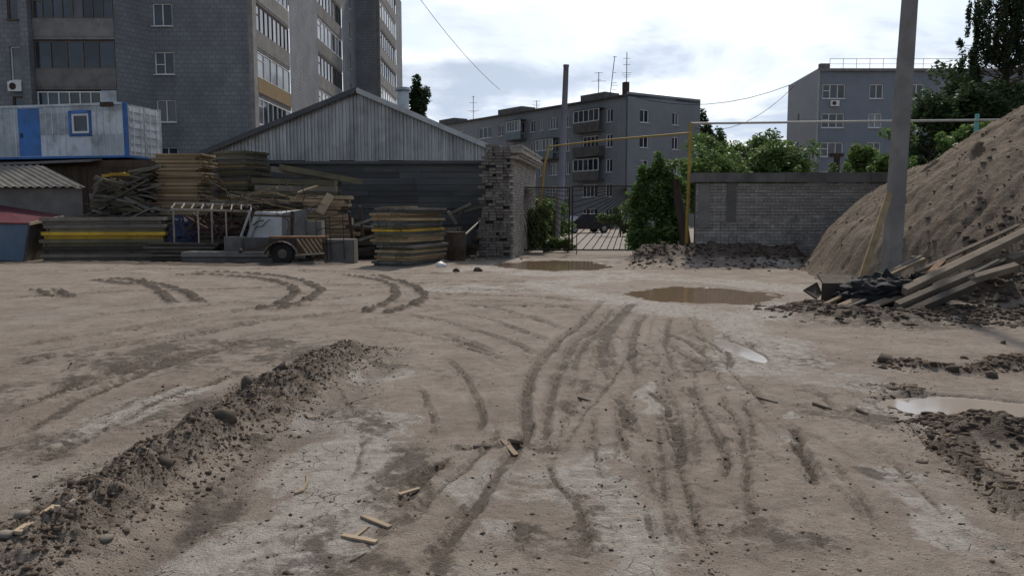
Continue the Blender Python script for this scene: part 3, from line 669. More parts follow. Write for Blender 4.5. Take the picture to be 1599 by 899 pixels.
for (a, b, rows) in ((800, 822, (4, 2)), (845, 872, (3, 1)), (903, 943, (4, 3, 2))):
    s1, s0 = LL - face_s(b), LL - face_s(a); s0, s1 = min(s0, s1), max(s0, s1)
    for k in rows:
        z = .0 + 2.7 * k
        p = obox(B, Oa, ua, s0, s1, .01, 1.0, z - .35, z - .2, M_concd, 'balcony'); obox(p, Oa, ua, s0, s1, .94, 1.0, z - .19, z + .75, M_balc if a < 900 else M_concd, 'balcony_front')
        if (a, k) in ((903, 2), (903, 4), (845, 3), (800, 4)):
            Og = Oa + Vector((ua.y, -ua.x, 0)) * 1.0
            window(B, Og, ua, s0 + .05, s1 - .05, z + .76, z + 2.1, 5, .05, M_white, .07, False, None, name='glazing')
            obox(p, Oa, ua, s0, s1, .0, 1.05, z + 2.12, z + 2.2, M_roofdk, 'canopy')
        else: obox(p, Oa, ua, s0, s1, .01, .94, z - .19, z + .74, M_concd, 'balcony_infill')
Ob = Vector((Cx, Cy, 0)); op = []
def face_r(px):
    q = (px - 799.5) / F; return (q * Cy - Cx) / (ur.x - q * ur.y)
for a, b in ((996, 1010), (1046, 1056)):
    for k in range(5): z = .45 + 2.7 * k; op.append((face_r(a), face_r(b), z, z + 1.4))
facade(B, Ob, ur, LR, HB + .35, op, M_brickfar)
for o in op: window(B, Ob, ur, *o, sashes=2, fw=.09)
# roof with parapet, vents, stair heads
pa, pb, pc = Oa, Ob, Ob + ur * LR; pd = pa + ur * LR
m = MB(); m.slab([p + Vector((0, 0, HB + .12)) for p in (pa, pb, pc, pd)], .25); rf = m.build('roof', M_roofdk, B)
obox(B, Oa, ua, 0, LL + .05, .01, .35, HB - .12, HB + .05, M_concd, 'cornice')
for s0, s1 in ((1.0, 5.0), (15.5, 20.5), (31.5, 35.5)): obox(rf, Oa, ua, s0, s1, -3.5, -1.2, HB + .12, HB + 1.0, M_concd, 'vent_box')
obox(rf, Ob, ur, .4, .9, -1.2, -.6, HB + .12, HB + 1.5, M_steel, 'vent_pipe')
obox(B, Ob, ur, -.02, .1, .005, .12, .5, HB, M_roofdk, 'downpipe')
rebase(B)
def aerial(px, ytop, Y, zb, bars, label, lean=0.0):
    p = at(px, ytop, Y); r = empty('roof_aerial', (p.x, Y, zb), label=label, cat='aerial', group='aerials on the roof of the middle house')
    h = p.z - zb; m = MB(); m.tube([(-lean, 0, -.1), (0, 0, h)], .045, 6); m.build('mast', M_steel, r)
    for f_, w in bars:
        m = MB(); m.tube([(-w / 2, 0, h * f_), (w / 2, 0, h * f_ + .03)], .022, 5)
        m.build('cross_bar', M_steel, r)
dep = lambda px: (Cy + face_s(px) * ul.y)
aerial(739, 150, dep(739) + 2, HB + .12, ((.95, .5), (.72, 1.1), (.4, 1.6), (.35, .7)), 'leftmost roof aerial with three short cross bars')
aerial(838, 157, dep(838) + 2, HB + .12, ((.9, 1.0), (.6, 1.2), (.45, .8), (.25, .6)), 'short bushy roof aerial left of the thin chimney')
aerial(935, 113, dep(935) + 2, HB + .12, ((.97, .9), (.68, 1.6), (.72, .5)), 'roof aerial with one wide bar right of the thin chimney')
aerial(960, 88, dep(960) + 2, HB + .12, ((.98, .5), (.6, .4), (.3, .7), (.2, .5), (.36, .5)), 'tall leaning roof aerial second from the right', .5)
aerial(979, 82, 85.5, HB + .35, ((.85, .8), (.7, .8), (.5, 1.0), (.4, .6), (.45, .9)), 'tallest roof aerial at the corner of the middle house')

# ---------------------------------------------------------------- house on the right
Rx, Ry, HR = 30.0, 77.0, 15.2
Q = empty('apartment_house', (Rx, Ry, 0), label='blue grey apartment house with a railed flat roof behind the right brick wall', cat='apartment house')
op = []; sc_ = []
for a, b, n in ((1275, 1310, 3), (1347, 1368, 2), (1408, 1430, 2), (1462, 1486, 3), (1520, 1545, 2)):
    for k in range(5):
        z = 1.4 + 2.8 * k; op.append((rx(a, Ry) - Rx, rx(b, Ry) - Rx, z, z + 1.4)); sc_.append(n)
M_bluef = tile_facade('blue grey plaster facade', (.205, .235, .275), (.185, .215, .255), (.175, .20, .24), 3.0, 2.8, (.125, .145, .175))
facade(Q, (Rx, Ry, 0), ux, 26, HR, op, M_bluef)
for o, n in zip(op, sc_): window(Q, (Rx, Ry, 0), ux, *o, sashes=n, fw=.09, transom=.55 if n == 3 else None)
aircon(Q, (Rx, Ry, 0), ux, rx(1293, Ry) - Rx, 1.4 + 2.8 * 4 - .75)
obox(Q, (Rx, Ry, 0), ux, -.1, 26, .005, .3, HR, HR + .25, M_conc, 'cornice')
facade(Q, (30.8, 88, 0), (-.8, -11), 11.03, HR + .4, [(4, 4.6, 11, 12), (4, 4.6, 8, 9)], M_brickfar2)
MB().span(Rx + .9, 56, Ry + .3, 88, HR - .2, HR + .1).build('roof', M_roofdk, Q)
MB().span(Rx - .05, Rx + .9, Ry - .1, Ry + .4, HR + .26, HR + .75).build('parapet_end', M_conc, Q)
m = MB(); m.tube([(Rx - .15, Ry - .12, .3), (Rx - .15, Ry - .12, HR)], .07, 8); m.build('downpipe', M_pipe, Q)
rl = MB(); rl.tube([(Rx + 1, Ry + .2, HR + 1.25), (55, Ry + .2, HR + 1.25)], .025, 5); rl = rl.build('roof_railing', M_pipe, Q)
m = MB(); m.tube([(Rx + 1, Ry + .2, HR + .75), (55, Ry + .2, HR + .75)], .02, 5); m.build('rail', M_pipe, rl)
for k in range(20):
    m = MB(); m.tube([(Rx + 1 + k * 1.3, Ry + .2, HR + .1), (Rx + 1 + k * 1.3, Ry + .2, HR + 1.25)], .025, 5); m.build('post', M_pipe, rl)
rebase(Q)

# ---------------------------------------------------------------- warehouse with a metal gable
GYW = 32.0; xl_, xr_ = -12.75, -.15; xa, za = at(558, 140, GYW).x, at(558, 140, GYW).z; ze = 3.95; zb = at(600, 251, GYW).z
H = empty('warehouse', (xa, GYW, 0), label='low warehouse with a corrugated metal gable and sooty lower wall', cat='warehouse')
def roofz(x): return za - (za - ze) * abs(x - xa) / ((xa - xl_) if x < xa else (xr_ - xa))
nsh = 12
for k in range(nsh):
    a = xl_ + .25 + (xr_ - xl_ - .5) * k / nsh; b = xl_ + .25 + (xr_ - xl_ - .5) * (k + 1) / nsh; m = MB(); pts = []
    pitch = (b - a) / 7; off = -.012 * (k % 2) - rnd.uniform(0, .004)
    for i in range(7):
        x = a + i * pitch
        for dx, dy in ((0, 0), (.42, 0), (.5, -.045), (.92, -.045)): pts.append((x + dx * pitch, GYW + dy + off))
    pts.append((b + .02, GYW + off)); low = zb + rnd.uniform(-.03, .02)
    for p, q in zip(pts[:-1], pts[1:]):
        t0, t1 = max(low + .01, roofz(p[0]) - .03), max(low + .01, roofz(q[0]) - .03)
        m.quad((p[0], p[1], low), (q[0], q[1], low), (q[0], q[1], t1), (p[0], p[1], t0))
    m.build('cladding_sheet', M_zinc, H)
for s, (x0, x1) in (('l', (xl_ - .25, xa)), ('r', (xr_ + .25, xa))):
    A = Vector((x0, GYW - .3, roofz(x0))); Bq = Vector((x1, GYW - .3, za)); m = MB()
    back = Vector((0, 15, 0)); pts = [A, Bq, Bq + back, A + back] if s == 'r' else [A, A + back, Bq + back, Bq]
    pts = pts[::-1] if s == 'l' else pts[::-1]
    m.slab([p + Vector((0, 0, .05)) for p in (pts if s == 'r' else pts)], .05); rr_ = m.build('roof', M_roofdk, H)
    m = MB(); m.beam(A + Vector((0, -.02, -.06)), Bq + Vector((0, -.02, -.06)), .04, .2); m.build('verge_board', M_roofdk if s == 'l' else M_zinc, rr_)
MB().span(xl_ + .1, xr_ - .1, GYW + .12, GYW + 14.5, 0, zb + .1).build('wall_core', M_darkwood, H)
zz = .05; k = 0
while zz < zb - .08:
    h = min(rnd.uniform(.2, .3), zb - zz); x = xl_ + .1
    while x < xr_ - .12:
        L = min(rnd.uniform(2.2, 4.2), xr_ - .1 - x)
        m = MB(); m.span(x + .006, x + L - .006, GYW + rnd.uniform(.05, .085), GYW + .125, zz + .006, zz + h - .006); m.build('board', M_darkwood, H); x += L
    zz += h
MB().span(xl_, xr_, GYW - .06, GYW + .04, zb - .13, zb - .02).build('ledge', M_darkwood, H)
pv = at(630, 170, 40); m = MB(); m.tube([(pv.x, 40, 4.6), (pv.x, 40, at(630, 143, 40).z)], .28, 12); vp = m.build('vent_pipe', M_cabin, H)
m = MB(); m.tube([(pv.x, 40, at(630, 142, 40).z), (pv.x, 40, at(630, 139, 40).z + .05)], [.42, .36], 12); m.build('vent_cap', M_cabin, vp)
rebase(H)

# ---------------------------------------------------------------- site cabin on a brown shed, slate shed, metal bin
a12 = R(12.2); dF = Vector((math.cos(a12), -math.sin(a12), 0)); dE = Vector((math.sin(a12), math.cos(a12), 0))
RC = Vector((rx(207, 36), 36, 4.1)); LC = 9.0; HC = 2.5
K = empty('site_cabin', (RC.x, RC.y, RC.z), label='grey white container cabin with a blue door raised on the brown shed', cat='cabin')
O_ = RC - dF * LC
core = MB(); core.slab([RC + Vector((0, 0, HC - .08)) - dF * LC, RC + Vector((0, 0, HC - .08)), RC + dE * 2.44 + Vector((0, 0, HC - .08)), RC + dE * 2.44 - dF * LC + Vector((0, 0, HC - .08))], .06); core.build('roof', M_cabin, K)
core = MB(); core.slab([O_ + Vector((0, 0, .1)), RC + Vector((0, 0, .1)), RC + dE * 2.44 + Vector((0, 0, .1)), O_ + dE * 2.44 + Vector((0, 0, .1))], .1); core.build('floor', M_bluemetal, K)
def loc_s(px): q = (px - 799.5) / F; return (RC.x - q * RC.y) / (q * -(-dF.y) * -1 + dF.x) if False else (lambda q: (RC.x - q * RC.y) / (dF.x - q * dF.y))(q)
sL = lambda px: LC - loc_s(px)
win = (sL(121), sL(151), 1.08, 2.1); door = (sL(40), sL(74), .12, 2.42)
facade(K, O_ + Vector((0, 0, .0)), (dF.x, dF.y), LC, HC - .06, [win, door], M_cabin, th=.12, z0=.1)
w_ = window(K, O_, (dF.x, dF.y), *[win[0] + .06, win[1] - .06, win[2] + .06, win[3] - .06], sashes=1, depth=.03, fw=.1, sill=False, glassm=M_glass)
for q in ((win[0], win[1], win[2] - .08, win[2] + .05), (win[0], win[1], win[3] - .05, win[3] + .08), (win[0] - .08, win[0] + .05, win[2] - .08, win[3] + .08), (win[1] - .05, win[1] + .08, win[2] - .08, win[3] + .08)):
    obox(w_, O_, (dF.x, dF.y), q[0], q[1], .002 + .004 * (q[0] == win[0]), .04, q[2], q[3], M_bluemetal, 'casing')
d_ = obox(K, O_, (dF.x, dF.y), door[0], door[1], -.08, -.02, door[2], door[3], M_bluemetal, 'door'); obox(d_, O_, (dF.x, dF.y), door[0] + .12, door[0] + .2, -.019, .03, 1.0, 1.2, M_steel, 'handle')
for k in range(26):
    s = .2 + k * (LC - .4) / 25
    if any(o[0] - .12 < s < o[1] + .12 for o in (win, door)): continue
    obox(K, O_, (dF.x, dF.y), s - .025, s + .025, .0, .014, .14, HC - .1, M_cabin, 'seam_rib')
obox(K, RC, (dF.x, dF.y), -.16, .02, -.02, .03, 0, HC, M_bluemetal, 'corner_post')
obox(K, O_, (dF.x, dF.y), 0, LC - .17, -.02, .028, -.0, .09, M_bluemetal, 'base_rail'); obox(K, O_, (dF.x, dF.y), 0, LC - .17, -.02, .026, HC - .1, HC, M_cabin, 'top_rail')
# container doors on the end
M_wcont = mat('white container paint', (.62, .64, .66), (.50, .52, .54), 1.4, .5, .1, .003, dirt=(.30, .27, .24), dirt_amt=.5)
for i, (s0, s1) in enumerate(((.1, 1.2), (1.24, 2.34))):
    dd = obox(K, RC, (dE.x, dE.y), s0, s1, -.06, 0, .1, HC - .08, M_wcont, 'container_door')
    for zc in np.linspace(.28, HC - .4, 6): obox(dd, RC, (dE.x, dE.y), s0 + .1, s1 - .1, .0, .035, zc, zc + .2, M_wcont, 'pressing')
    for sb in (.3, .8):
        m = MB(); c0 = RC + dE * (s0 + sb) + Vector((dE.y, -dE.x, 0)) * .05; m.tube([c0 + Vector((0, 0, .1)), c0 + Vector((0, 0, HC - .1))], .02, 6); m.build('lock_bar', M_wcont, dd)
obox(K, RC, (dE.x, dE.y), 2.34, 2.44, -.1, .01, .1, HC - .06, M_wcont, 'corner_post'); obox(K, RC, (dE.x, dE.y), .0, .1, -.1, .012, .1, HC - .06, M_bluemetal, 'corner_post')
fl = obox(K, O_, (dF.x, dF.y), LC - .95, LC - .35, .35, .5, HC - .25, HC - .05, M_steel, 'flood_lamp'); obox(fl, O_, (dF.x, dF.y), LC - .7, LC - .6, .0, .36, HC - .12, HC - .06, M_steel, 'bracket')
rebase(K)
SH = empty('brown_shed', (RC.x - 5, 36, 0), label='dark brown board shed carrying the container cabin', cat='shed')
p0 = O_ - dF * 2 - dE * .15; p0.z = 0; m = MB()
for k in range(44):
    s = k * .27; c = p0 + dF * (s + .13); rot = Matrix.Rotation(-a12, 3, 'Z'); mm = MB(); mm.box((c.x, c.y + rnd.uniform(-.015, .015), 1.85), (.255, .05, 3.7 + rnd.uniform(-.1, .02)), rot); mm.build('board', M_brownwall, SH)
m = MB(); b0 = p0 + dE * .1; m.slab([b0 + Vector((0, 0, 3.98)), b0 + dF * 11.8 + Vector((0, 0, 3.98)), b0 + dF * 11.8 + dE * 3 + Vector((0, 0, 3.98)), b0 + dE * 3 + Vector((0, 0, 3.98))], 3.9); m.build('wall_core', M_brownwall, SH)
m = MB(); f0 = p0 - dE * .7; m.slab([f0 + Vector((0, 0, 3.72)), f0 + dF * 9.6 + Vector((0, 0, 3.92)), f0 + dF * 9.6 + dE * .9 + Vector((0, 0, 4.06)), f0 + dE * .9 + Vector((0, 0, 3.88))], .06); m.build('eave_sheet', M_slate, SH)
rebase(SH)
SS = empty('slate_shed', (-20, 28.5, 0), label='small grey shed with a sloping corrugated slate roof at the left edge', cat='shed')
e0, e1 = Vector((-27, 28, 2.5)), Vector((rx(136, 28), 28, 2.52)); sl_ = Vector((-3.6, 3.6, .95)); n_ = 58
for k in range(10):
    a = e0.lerp(e1, k / 10) ; b = e0.lerp(e1, (k + 1) / 10); m = MB(); vs = []; fs = []; nn = 24
    for i in range(nn + 1):
        q = a.lerp(b, i / nn); wv = Vector((0, 0, .03 * math.sin(i / nn * 8 * math.pi) + .004 * (k % 2))); vs += [q + wv + Vector((.15, -.15, -.03)), q + sl_ + wv]
    for i in range(nn): fs.append((2 * i, 2 * i + 2, 2 * i + 3, 2 * i + 1))
    m.add(vs, fs).build('slate_sheet', M_slate, SS, True)
m = MB(); w0 = Vector((-27, 28.15, 0)); w1_ = Vector((rx(133, 28.15), 28.15, 0))
m.add([w0, w1_, w1_ + Vector((-3.3, 3.3, 0)), w0 + Vector((-3.3, 3.3, 0)), w0 + Vector((0, 0, 2.45)), w1_ + Vector((0, 0, 2.45)), w1_ + Vector((-3.3, 3.3, 3.3)), w0 + Vector((-3.3, 3.3, 3.3))], BOXF)
m.build('wall', M_conc, SS); rebase(SS)
# ---------------------------------------------------------------- right brick wall with a concrete cap
def brick_material(name, c1, c2, soot):
    return mat(name, c1, c2, 4, .9, .4, .006, rnd_amt=.17, dirt=soot, dirt_amt=.6)
M_brick = brick_material('white silicate brick', (.34, .32, .30), (.245, .23, .215), (.10, .094, .09))
M_mortar = mat('mortar', (.085, .08, .076), (.06, .057, .054), 4, .95, .4, .008)
WY = 24.6; wx0, wx1 = at(1088, 300, WY).x, 17.5
BW = empty('brick_wall', (wx0, WY, 0), label='pale brick wall with a dark concrete cap between the shrub and the sand heap', cat='wall')
MB().span(wx0 + .02, wx1 - .02, WY + .012, WY + .36, 0, 2.5).build('mortar_core', M_mortar, BW)
bm_ = [MB().box((0, 0, 0), (L, .1, .088)).mesh('brick', M_brick) for L in (.25, .12)]
cands = []
for r in range(25):
    x = wx0 + (0 if r % 2 else -.0); zc = .05 + r * .1; first = True
    while x < wx1 - .1:
        head = (r % 4 == 3) or (first and r % 2); L = .12 if head else .25; first = False
        cands.append((x + L / 2, zc, L)); x += L + .012
seen = sorted(cands, key=lambda c: (c[0] > 12.1, -c[1]))
rest = MB()
for i, (x, z, L) in enumerate(seen):
    dy = rnd.uniform(-.006, .008); dz = rnd.uniform(-.004, .004)
    if rnd.random() < .003: continue
    if i < 300:
        o = link('brick', bm_[0] if L > .2 else bm_[1], BW); o.location = (x, WY + .05 + dy, z + dz); o.rotation_euler = (0, rnd.uniform(-.015, .015), rnd.uniform(-.02, .02))
    else: rest.box((x, WY + .05 + dy, z + dz), (L, .1, .088))
tag(rest.build('brickwork', M_brick, BW), kind='stuff')
x = wx0 - .12
while x < wx1:
    L = min(rnd.uniform(2.0, 3.0), wx1 + .1 - x); m = MB(); m.span(x + .008, x + L - .008, WY - .14 + rnd.uniform(-.02, .02), WY + .45, 2.52 + rnd.uniform(0, .02), 2.83 + rnd.uniform(-.015, .02)); m.build('cap_slab', M_concd, BW); x += L
M_plaster = mat('plaster patch', (.12, .118, .115), (.16, .155, .15), 3, .95, .4, .01)
MB().span(wx0 + .05, wx0 + .42, WY - .035, WY + .02, 1.1, 2.5).build('plaster_patch', M_plaster, BW)
MB().span(wx0 + .95, wx0 + 1.25, WY - .03, WY + .02, 1.3, 2.52).build('plaster_patch', M_plaster, BW)
rebase(BW)
# ---------------------------------------------------------------- ruined brick wall beside the gate
M_brickruin = brick_material('dark broken brick', (.20, .185, .168), (.14, .128, .118), (.05, .046, .043))  # broken end set darker than the long side
M_brickside = brick_material('pale brick side', (.36, .33, .295), (.27, .245, .22), (.12, .11, .10))
PA, PB = Vector((.02, 26.6, 0)), Vector((.98, 33.0, 0)); dP = (PB - PA).normalized(); nP = Vector((dP.y, -dP.x, 0)); LP = (PB - PA).length
RW = empty('ruined_wall', (PA.x, PA.y, 0), label='ruined brick wall with a ragged broken end left of the gate', cat='wall')
rotP = Matrix.Rotation(math.atan2(dP.y, dP.x), 3, 'Z'); side = MB(); endm = MB(); core = MB()
for r in range(39):
    z = .05 + r * .1; s = rnd.uniform(.0, .14) + (.13 if r % 2 else 0); topcut = 3.75 - .012 * r
    while s < LP:
        out = .0 if r < 34 else .05 * (r - 33) * (1 if r < 37 else .6)
        p = PA + dP * (s + .125) + nP * (-.06 + out + rnd.uniform(-.008, .008)); 
        if not (r > 36 and rnd.random() < .3): side.box((p.x, p.y, z), (.25, .12 + .3 * (r >= 34), .088), rotP)
        s += .262
    wEnd = .98 - .012 * max(0, r - 20) * 1.0
    q = -.02
    while q < wEnd:
        jag = rnd.uniform(-.05, .09) + .05 * math.sin(r * .5 + q * 6); wq = rnd.choice((.12, .25, .25))
        p = PA - nP * (.1 + q + wq / 2) + dP * (.12 + jag)
        if rnd.random() > .1: endm.box((p.x, p.y, z), (.25, wq - .012, .088), rotP @ Matrix.Rotation(rnd.uniform(-.06, .06), 3, 'Z'))
        q += wq
c = PA + dP * (LP / 2 + .15) - nP * .55; core.box((c.x, c.y, 1.85), (LP - .1, .86, 3.7), rotP)
core.build('rubble_core', M_mortar, RW); tag(side.build('side_brickwork', M_brickside, RW), kind='stuff'); tag(endm.build('broken_end', M_brickruin, RW), kind='stuff')
rebase(RW)
o = MB(); o.slab([at(828, 258, 31), at(850, 264, 31), at(848, 262, 32.2) + Vector((0, 0, .15)), at(826, 256, 32.2) + Vector((0, 0, .15))][::-1], .04)
# ---------------------------------------------------------------- gate with sunburst bars
gy = 29.6
GT = empty('metal_gate', (at(893, 390, gy).x, gy, 0), label='closed two-leaf metal gate with sunburst bars between the ruined wall and the shrub', cat='gate')
def leaf(x0, x1, zt, zb_, corner, nm):
    m = MB(); r_ = .022
    for a, b in (((x0, gy, zb_), (x0, gy, zt)), ((x1, gy, zb_), (x1, gy, zt))): m.tube([a, b], .035, 6)
    for z in (zb_, zt): m.tube([(x0, gy, z), (x1, gy, z)], .03, 6)
    lf = m.build('gate_leaf', M_steel, GT)
    cx = x0 if corner == 'l' else x1; sg = 1 if corner == 'l' else -1; cz = zt - .05; rad = .32
    m = MB(); m.tube([(cx + sg * rad * math.cos(t), gy, cz - rad * math.sin(t)) for t in np.linspace(.02, math.pi / 2, 9)], .02, 5); m.build('corner_arc', M_steel, lf)
    for k in range(17):
        t = math.pi / 2 * (k + .5) / 17; dx, dz = math.cos(t), -math.sin(t)
        L = min((x1 - x0) / dx, (cz - zb_) / -dz)
        m = MB(); m.tube([(cx + sg * dx * rad, gy + .01, cz + dz * rad), (cx + sg * dx * L, gy + .01, cz + dz * L)], .016, 4); m.build('bar', M_steel, lf)
gl0, gl1, gr0, gr1 = at(806, 300, gy).x, at(889, 300, gy).x, at(894, 300, gy).x, at(991, 300, gy).x
ztop = at(893, 291, gy).z; zbot = .16
leaf(gl0, gl1, ztop - .05, zbot, 'l', 'a'); leaf(gr0, gr1, ztop, zbot, 'r', 'b')
pxg = at(798, 300, gy - .3).x; m = MB(); m.span(pxg - .09, pxg + .09, gy - .35, gy - .17, -.1, at(798, 272, gy - .3).z); m.build('post', M_steel, GT)
m = MB(); m.span(gr1 + .05, gr1 + .2, gy - .08, gy + .08, -.1, 2.6); m.build('post', M_steel, GT)
m = MB(); m.tube([(at(901, 300, gy).x, gy - .06, -.1), (at(901, 300, gy).x, gy - .06, .75)], .018, 5); m.build('drop_bolt', M_steel, GT)
rebase(GT)
# ---------------------------------------------------------------- gas pipes
GP = empty('yellow_gas_pipe', (at(1074, 340, 25.6).x, 25.6, 0), label='yellow gas pipe on a tall riser crossing above the gate', cat='pipe')
yb, yt = at(1072, 345, 25.6), at(1079, 192, 25.6); m = MB(); m.tube([(yb.x, 25.6, -.1), (yt.x, 25.6, yt.z)], .055, 8); m.build('riser', M_yellow, GP)
h0 = at(1077, 208, 25.7); h1 = at(858, 229, 34); m = MB(); m.tube([h0, h0.lerp(h1, .5) + Vector((0, 0, .04)), h1], .035, 8); m.build('cross_pipe', M_yellow, GP)
h2 = at(842, 290, 33.8); m = MB(); m.tube([h1, h1.lerp(h2, .5), Vector((h2.x - .15, 33.8, 0))], .05, 8); m.build('dropper', M_yellow, GP); rebase(GP)
PP = empty('overhead_pipe', (at(1530, 200, 26.2).x, 26.2, 0), label='long pale pipe carried level above the brick wall', cat='pipe')
a_, b_ = at(1079, 193, 25.7), at(1600, 187, 26.3); m = MB(); m.tube([a_, a_.lerp(b_, .5), b_ + (b_ - a_) * .35], .038, 8); m.build('pipe', M_pipe, PP)
q = at(1530, 182, 26.15); m = MB(); m.tube([(q.x, 26.3, -.1), (q.x, 26.3, q.z + .1)], .07, 8); m.build('support_post', M_teal, PP)
q = at(1308, 245, 25.7); m = MB(); m.tube([(q.x, 25.75, -.1), (q.x, 25.75, q.z)], .1, 8); m.build('support_post', M_steel, PP)
m = MB(); m.span(q.x - .25, q.x + .2, 25.7, 25.85, q.z, q.z + .12); m.build('bracket', M_steel, PP); rebase(PP)
# ---------------------------------------------------------------- boiler chimney, pole
M_chim = mat('violet grey chimney steel', (.15, .15, .19), (.19, .185, .225), 1, .7, .1, .004)
cy_ = 62.0; ct, cbm = at(884, 104, cy_), at(880, 205, cy_)
CH = empty('boiler_chimney', (cbm.x - .2, cy_, 0), label='thin violet grey chimney pipe rising in front of the middle house', cat='chimney')
dv = (ct - cbm) / (ct.z - cbm.z); base = cbm - dv * cbm.z
m = MB(); m.tube([base, cbm, ct], [.26, .24, .21], 14); m.build('flue', M_chim, CH, True)
m = MB(); m.tube([ct - dv * .02, ct + dv * .12], .235, 14); m.build('rim', M_chim, CH); rebase(CH)
M_pole = mat('weathered pole concrete', (.23, .225, .22), (.165, .162, .16), 2.2, .9, .35, .008, dirt=(.10, .098, .095))
UP = empty('utility_pole', (7.33, 15, .2), label='leaning concrete utility pole standing at the foot of the sand heap', cat='pole')
pb_, pt_ = at(1390, 432, 15.0), at(1425, -60, 15.0); m = MB()
def ring(c, w, d, ch): return [(c.x + x, c.y + y, c.z) for x, y in ((-w + ch, -d), (w - ch, -d), (w, -d + ch), (w, d - ch), (w - ch, d), (-w + ch, d), (-w, d - ch), (-w, -d + ch))]
b0 = pb_ - (pt_ - pb_) / (pt_.z - pb_.z) * (pb_.z + .3); top = b0 + (pt_ - pb_) / (pt_.z - pb_.z) * 9.4
v = ring(b0, .155, .14, .03) + ring(top, .095, .09, .02); m.add(v, [(k, (k + 1) % 8, 8 + (k + 1) % 8, 8 + k) for k in range(8)] + [tuple(range(8, 16))]).build('shaft', M_pole, UP)
m = MB(); m.beam(top + Vector((-.7, 0, -.5)), top + Vector((.7, 0, -.5)), .08, .1); ca_ = m.build('cross_arm', M_steel, UP)
for dx in (-.6, .6):
    m = MB(); q = top + Vector((dx, 0, -.45)); m.tube([q, q + Vector((0, 0, .2))], [.03, .05], 8); m.build('insulator', M_white, ca_)
rebase(UP)
# ---------------------------------------------------------------- overhead cables
def cable(pts, r, label):
    m = MB(); out = []
    for a, b, sag in pts:
        for t in np.linspace(0, 1, 9): out.append(a.lerp(b, t) - Vector((0, 0, sag * 4 * t * (1 - t))))
    o = m.tube(out, r, 5).build('overhead_cable', M_steel); tag(o, label, 'cable', 'thin cables across the sky')
cable([(at(985, 150, 85), at(1236, 132, 78), 1.4)], .03, 'cable slung from the middle house to the right house')
cable([(at(1085, 200, 84), at(1240, 135, 79), 1.6)], .025, 'lower slack cable ending at the right house')
cable([(at(628, -40, 80), at(780, 140, 110), .8)], .03, 'cable dropping from the tall block towards the middle house')
cable([(at(735, 190, 107), at(985, 145, 86), .8)], .03, 'cable strung along the roof aerials')
# ---------------------------------------------------------------- trees and shrubs
def leaf_mat(name, c1, c2):
    t = NT(name); gi = t.new('ShaderNodeNewGeometry'); n = t.noise(t.coord(), 1.2, 3)
    col = t.mix(gi.outputs['Random Per Island'], c1, c2); col = t.mix(t.ramp(n, .35, .65, 0, .5), col, tuple(k * .55 for k in c1))
    t.link(col, t.b.inputs['Base Color']); t.b.inputs['Roughness'].default_value = .55; t.b.inputs['Specular IOR Level'].default_value = .3
    tr = t.new('ShaderNodeBsdfTranslucent'); t.link(col, tr.inputs[0]); ms = t.new('ShaderNodeMixShader'); ms.inputs[0].default_value = .45
    out = t.n['Material Output']; t.link(t.b.outputs[0], ms.inputs[1]); t.link(tr.outputs[0], ms.inputs[2]); t.link(ms.outputs[0], out.inputs[0]); return t.m
L_green = leaf_mat('mid green leaves', (.08, .15, .042), (.17, .26, .08)); L_dark = leaf_mat('dark green leaves', (.036, .068, .028), (.072, .118, .046))
L_light = leaf_mat('light green leaves', (.075, .14, .03), (.16, .24, .07)); L_birch = leaf_mat('birch leaves', (.032, .052, .025), (.06, .085, .04)); L_mix = leaf_mat('fresh shrub leaves', (.055, .115, .028), (.15, .235, .07))
M_bark = mat('grey brown bark', (.075, .062, .052), (.045, .038, .033), 6, .95, .5, .01, (1, 1, .3)); M_birchb = mat('birch bark', (.42, .41, .39), (.14, .13, .12), 4, .9, .3, .006)
def leaves(name, C, n, size, material, parent, flat=.0, droop=0.0):
    """C: clump centres with radii; leaf-sized quads through the volume of the clumps"""
    C = np.asarray(C, float); wts = C[:, 3] * C[:, 4] * C[:, 5]; wts = wts / wts.sum(); k = rng.choice(len(C), n, p=wts)
    d = rng.normal(size=(n, 3)); d /= np.linalg.norm(d, axis=1)[:, None]; rr = rng.random(n) ** .36
    P = C[k, :3] + d * rr[:, None] * C[k, 3:6]
    a = rng.normal(size=(n, 3)); a[:, 2] *= .5; a[:, 2] -= droop; a /= np.linalg.norm(a, axis=1)[:, None]
    b = rng.normal(size=(n, 3)); b -= (b * a).sum(1)[:, None] * a; b /= np.linalg.norm(b, axis=1)[:, None]
    s = size * (.55 + .9 * rng.random(n))[:, None]
    V = np.stack([P - a * s, P + b * s * .42 - a * s * .1, P + a * s, P - b * s * .42 - a * s * .1], 1).reshape(-1, 3)
    return link(name, npmesh(name, V, np.arange(4 * n).reshape(-1, 4), material), parent)
